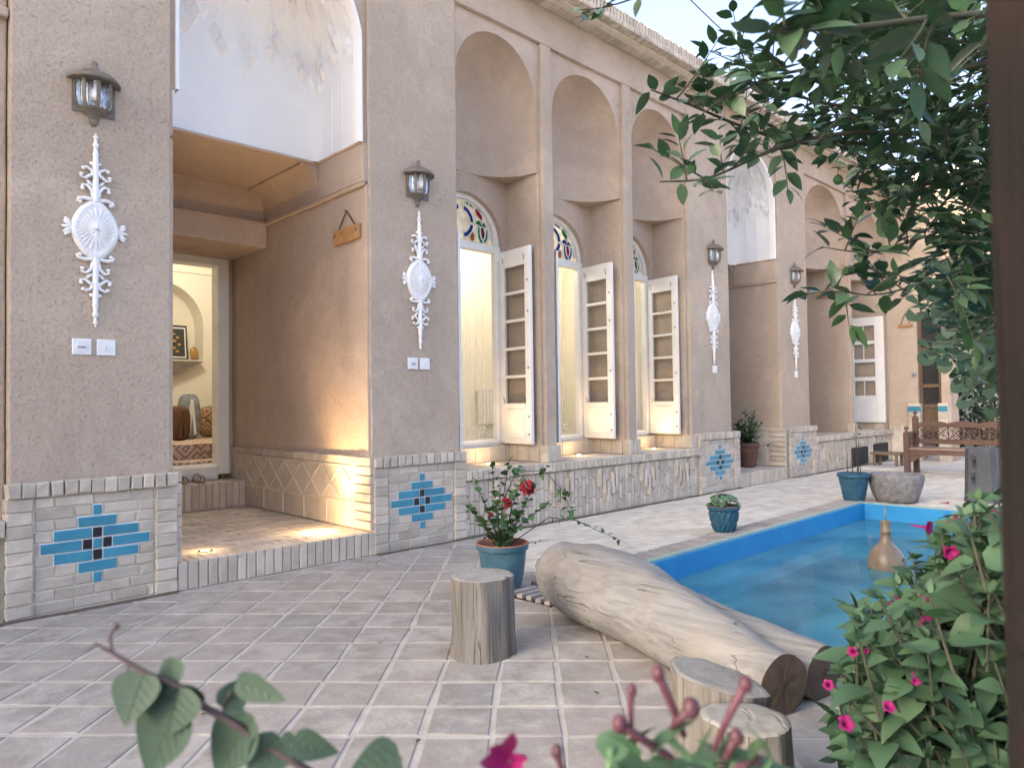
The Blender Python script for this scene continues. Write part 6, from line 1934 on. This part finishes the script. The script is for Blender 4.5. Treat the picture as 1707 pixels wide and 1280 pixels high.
tw.build('stem', M['geran'], nf); lv.build('foliage', M['jalapa'], nf, fixn=False); fl.build('blossom', M['magenta'], nf, fixn=False)

# dark wooden post right beside the camera
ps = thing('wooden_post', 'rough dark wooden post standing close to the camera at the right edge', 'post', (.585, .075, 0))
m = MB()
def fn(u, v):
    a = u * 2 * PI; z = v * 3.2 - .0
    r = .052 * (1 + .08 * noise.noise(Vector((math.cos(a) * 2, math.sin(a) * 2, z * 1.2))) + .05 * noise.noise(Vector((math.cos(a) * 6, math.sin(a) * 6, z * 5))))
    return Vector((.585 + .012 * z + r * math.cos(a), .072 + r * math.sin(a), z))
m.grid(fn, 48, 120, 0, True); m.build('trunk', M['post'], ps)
for z, a in ((1.05, 2.6), (1.45, 3.0)):
    m = MB(); m.blob((.585 + .012 * z + .05 * math.cos(a), .075 + .05 * math.sin(a), z), (.012, .012, .02), 10); m.build('knot', M['post'], ps)

# dark shrubs beyond the wing
for k, (y0, lab) in enumerate(((4.55, 'dark evergreen shrub by the cream garden wall, nearer the brown door'), (3.75, 'dark evergreen shrub by the cream garden wall, just right of its twin'), (3.0, 'dark evergreen shrub by the cream garden wall, lowest and furthest from the brown door'))):
    t = thing('evergreen_shrub', lab, 'shrub', (18.3, y0, 0), 'dark shrubs by the garden wall'); rg = R_(190 + k); lv, tw = MB(), MB()
    H = (1.42, 1.2, 1.1)[k]
    for q in range(420):
        d = rdir(rg); p = Vector((18.3, y0, H * .52)) + Vector((d.x * .5, d.y * .55, d.z * H * .5)) * rg.uniform(.55, 1.08)
        if p.z < .05: continue
        leaf_ovate(lv, p, (d + rdir(rg)).normalized(), d + Vector((0, 0, .6)), .13, .075, .2, .2, 3)
    for q in range(8): tw.tube([(18.3, y0, 0), (18.3 + rg.uniform(-.4, .4), y0 + rg.uniform(-.4, .4), H * .8)], [.02, .006], 5, 0, False)
    tw.build('stem', M['twig'], t); lv.build('foliage', M['hedge'], t, fixn=False)

# earth and painted shadow strip where the paving meets the plinths, and a few fallen leaves
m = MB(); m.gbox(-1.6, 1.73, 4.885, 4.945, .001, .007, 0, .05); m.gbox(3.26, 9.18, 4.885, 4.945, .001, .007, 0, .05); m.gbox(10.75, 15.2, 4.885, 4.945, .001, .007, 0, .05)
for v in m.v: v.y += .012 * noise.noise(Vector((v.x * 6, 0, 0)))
struct(m.build('earth_shade_strip', M['earth']))
rg = R_(205)
for k, (x, y) in enumerate(((2.33, 1.9), (2.62, 2.2), (1.55, 2.1), (2.05, 3.1), (1.1, 2.9), (2.75, 3.9), (1.75, 1.75), (3.6, 4.2))):
    m = MB(); leaf_ovate(m, (x, y, .008), (rg.uniform(-1, 1), rg.uniform(-1, 1), .05), (0, 0, 1), rg.uniform(.02, .035), .014, .3, -.1, 4)
    tag(m.build('fallen_leaf', M['dryleaf'], fixn=False), 'tiny dry brown leaf fallen on the courtyard paving', 'leaf', 'fallen leaves on the paving')
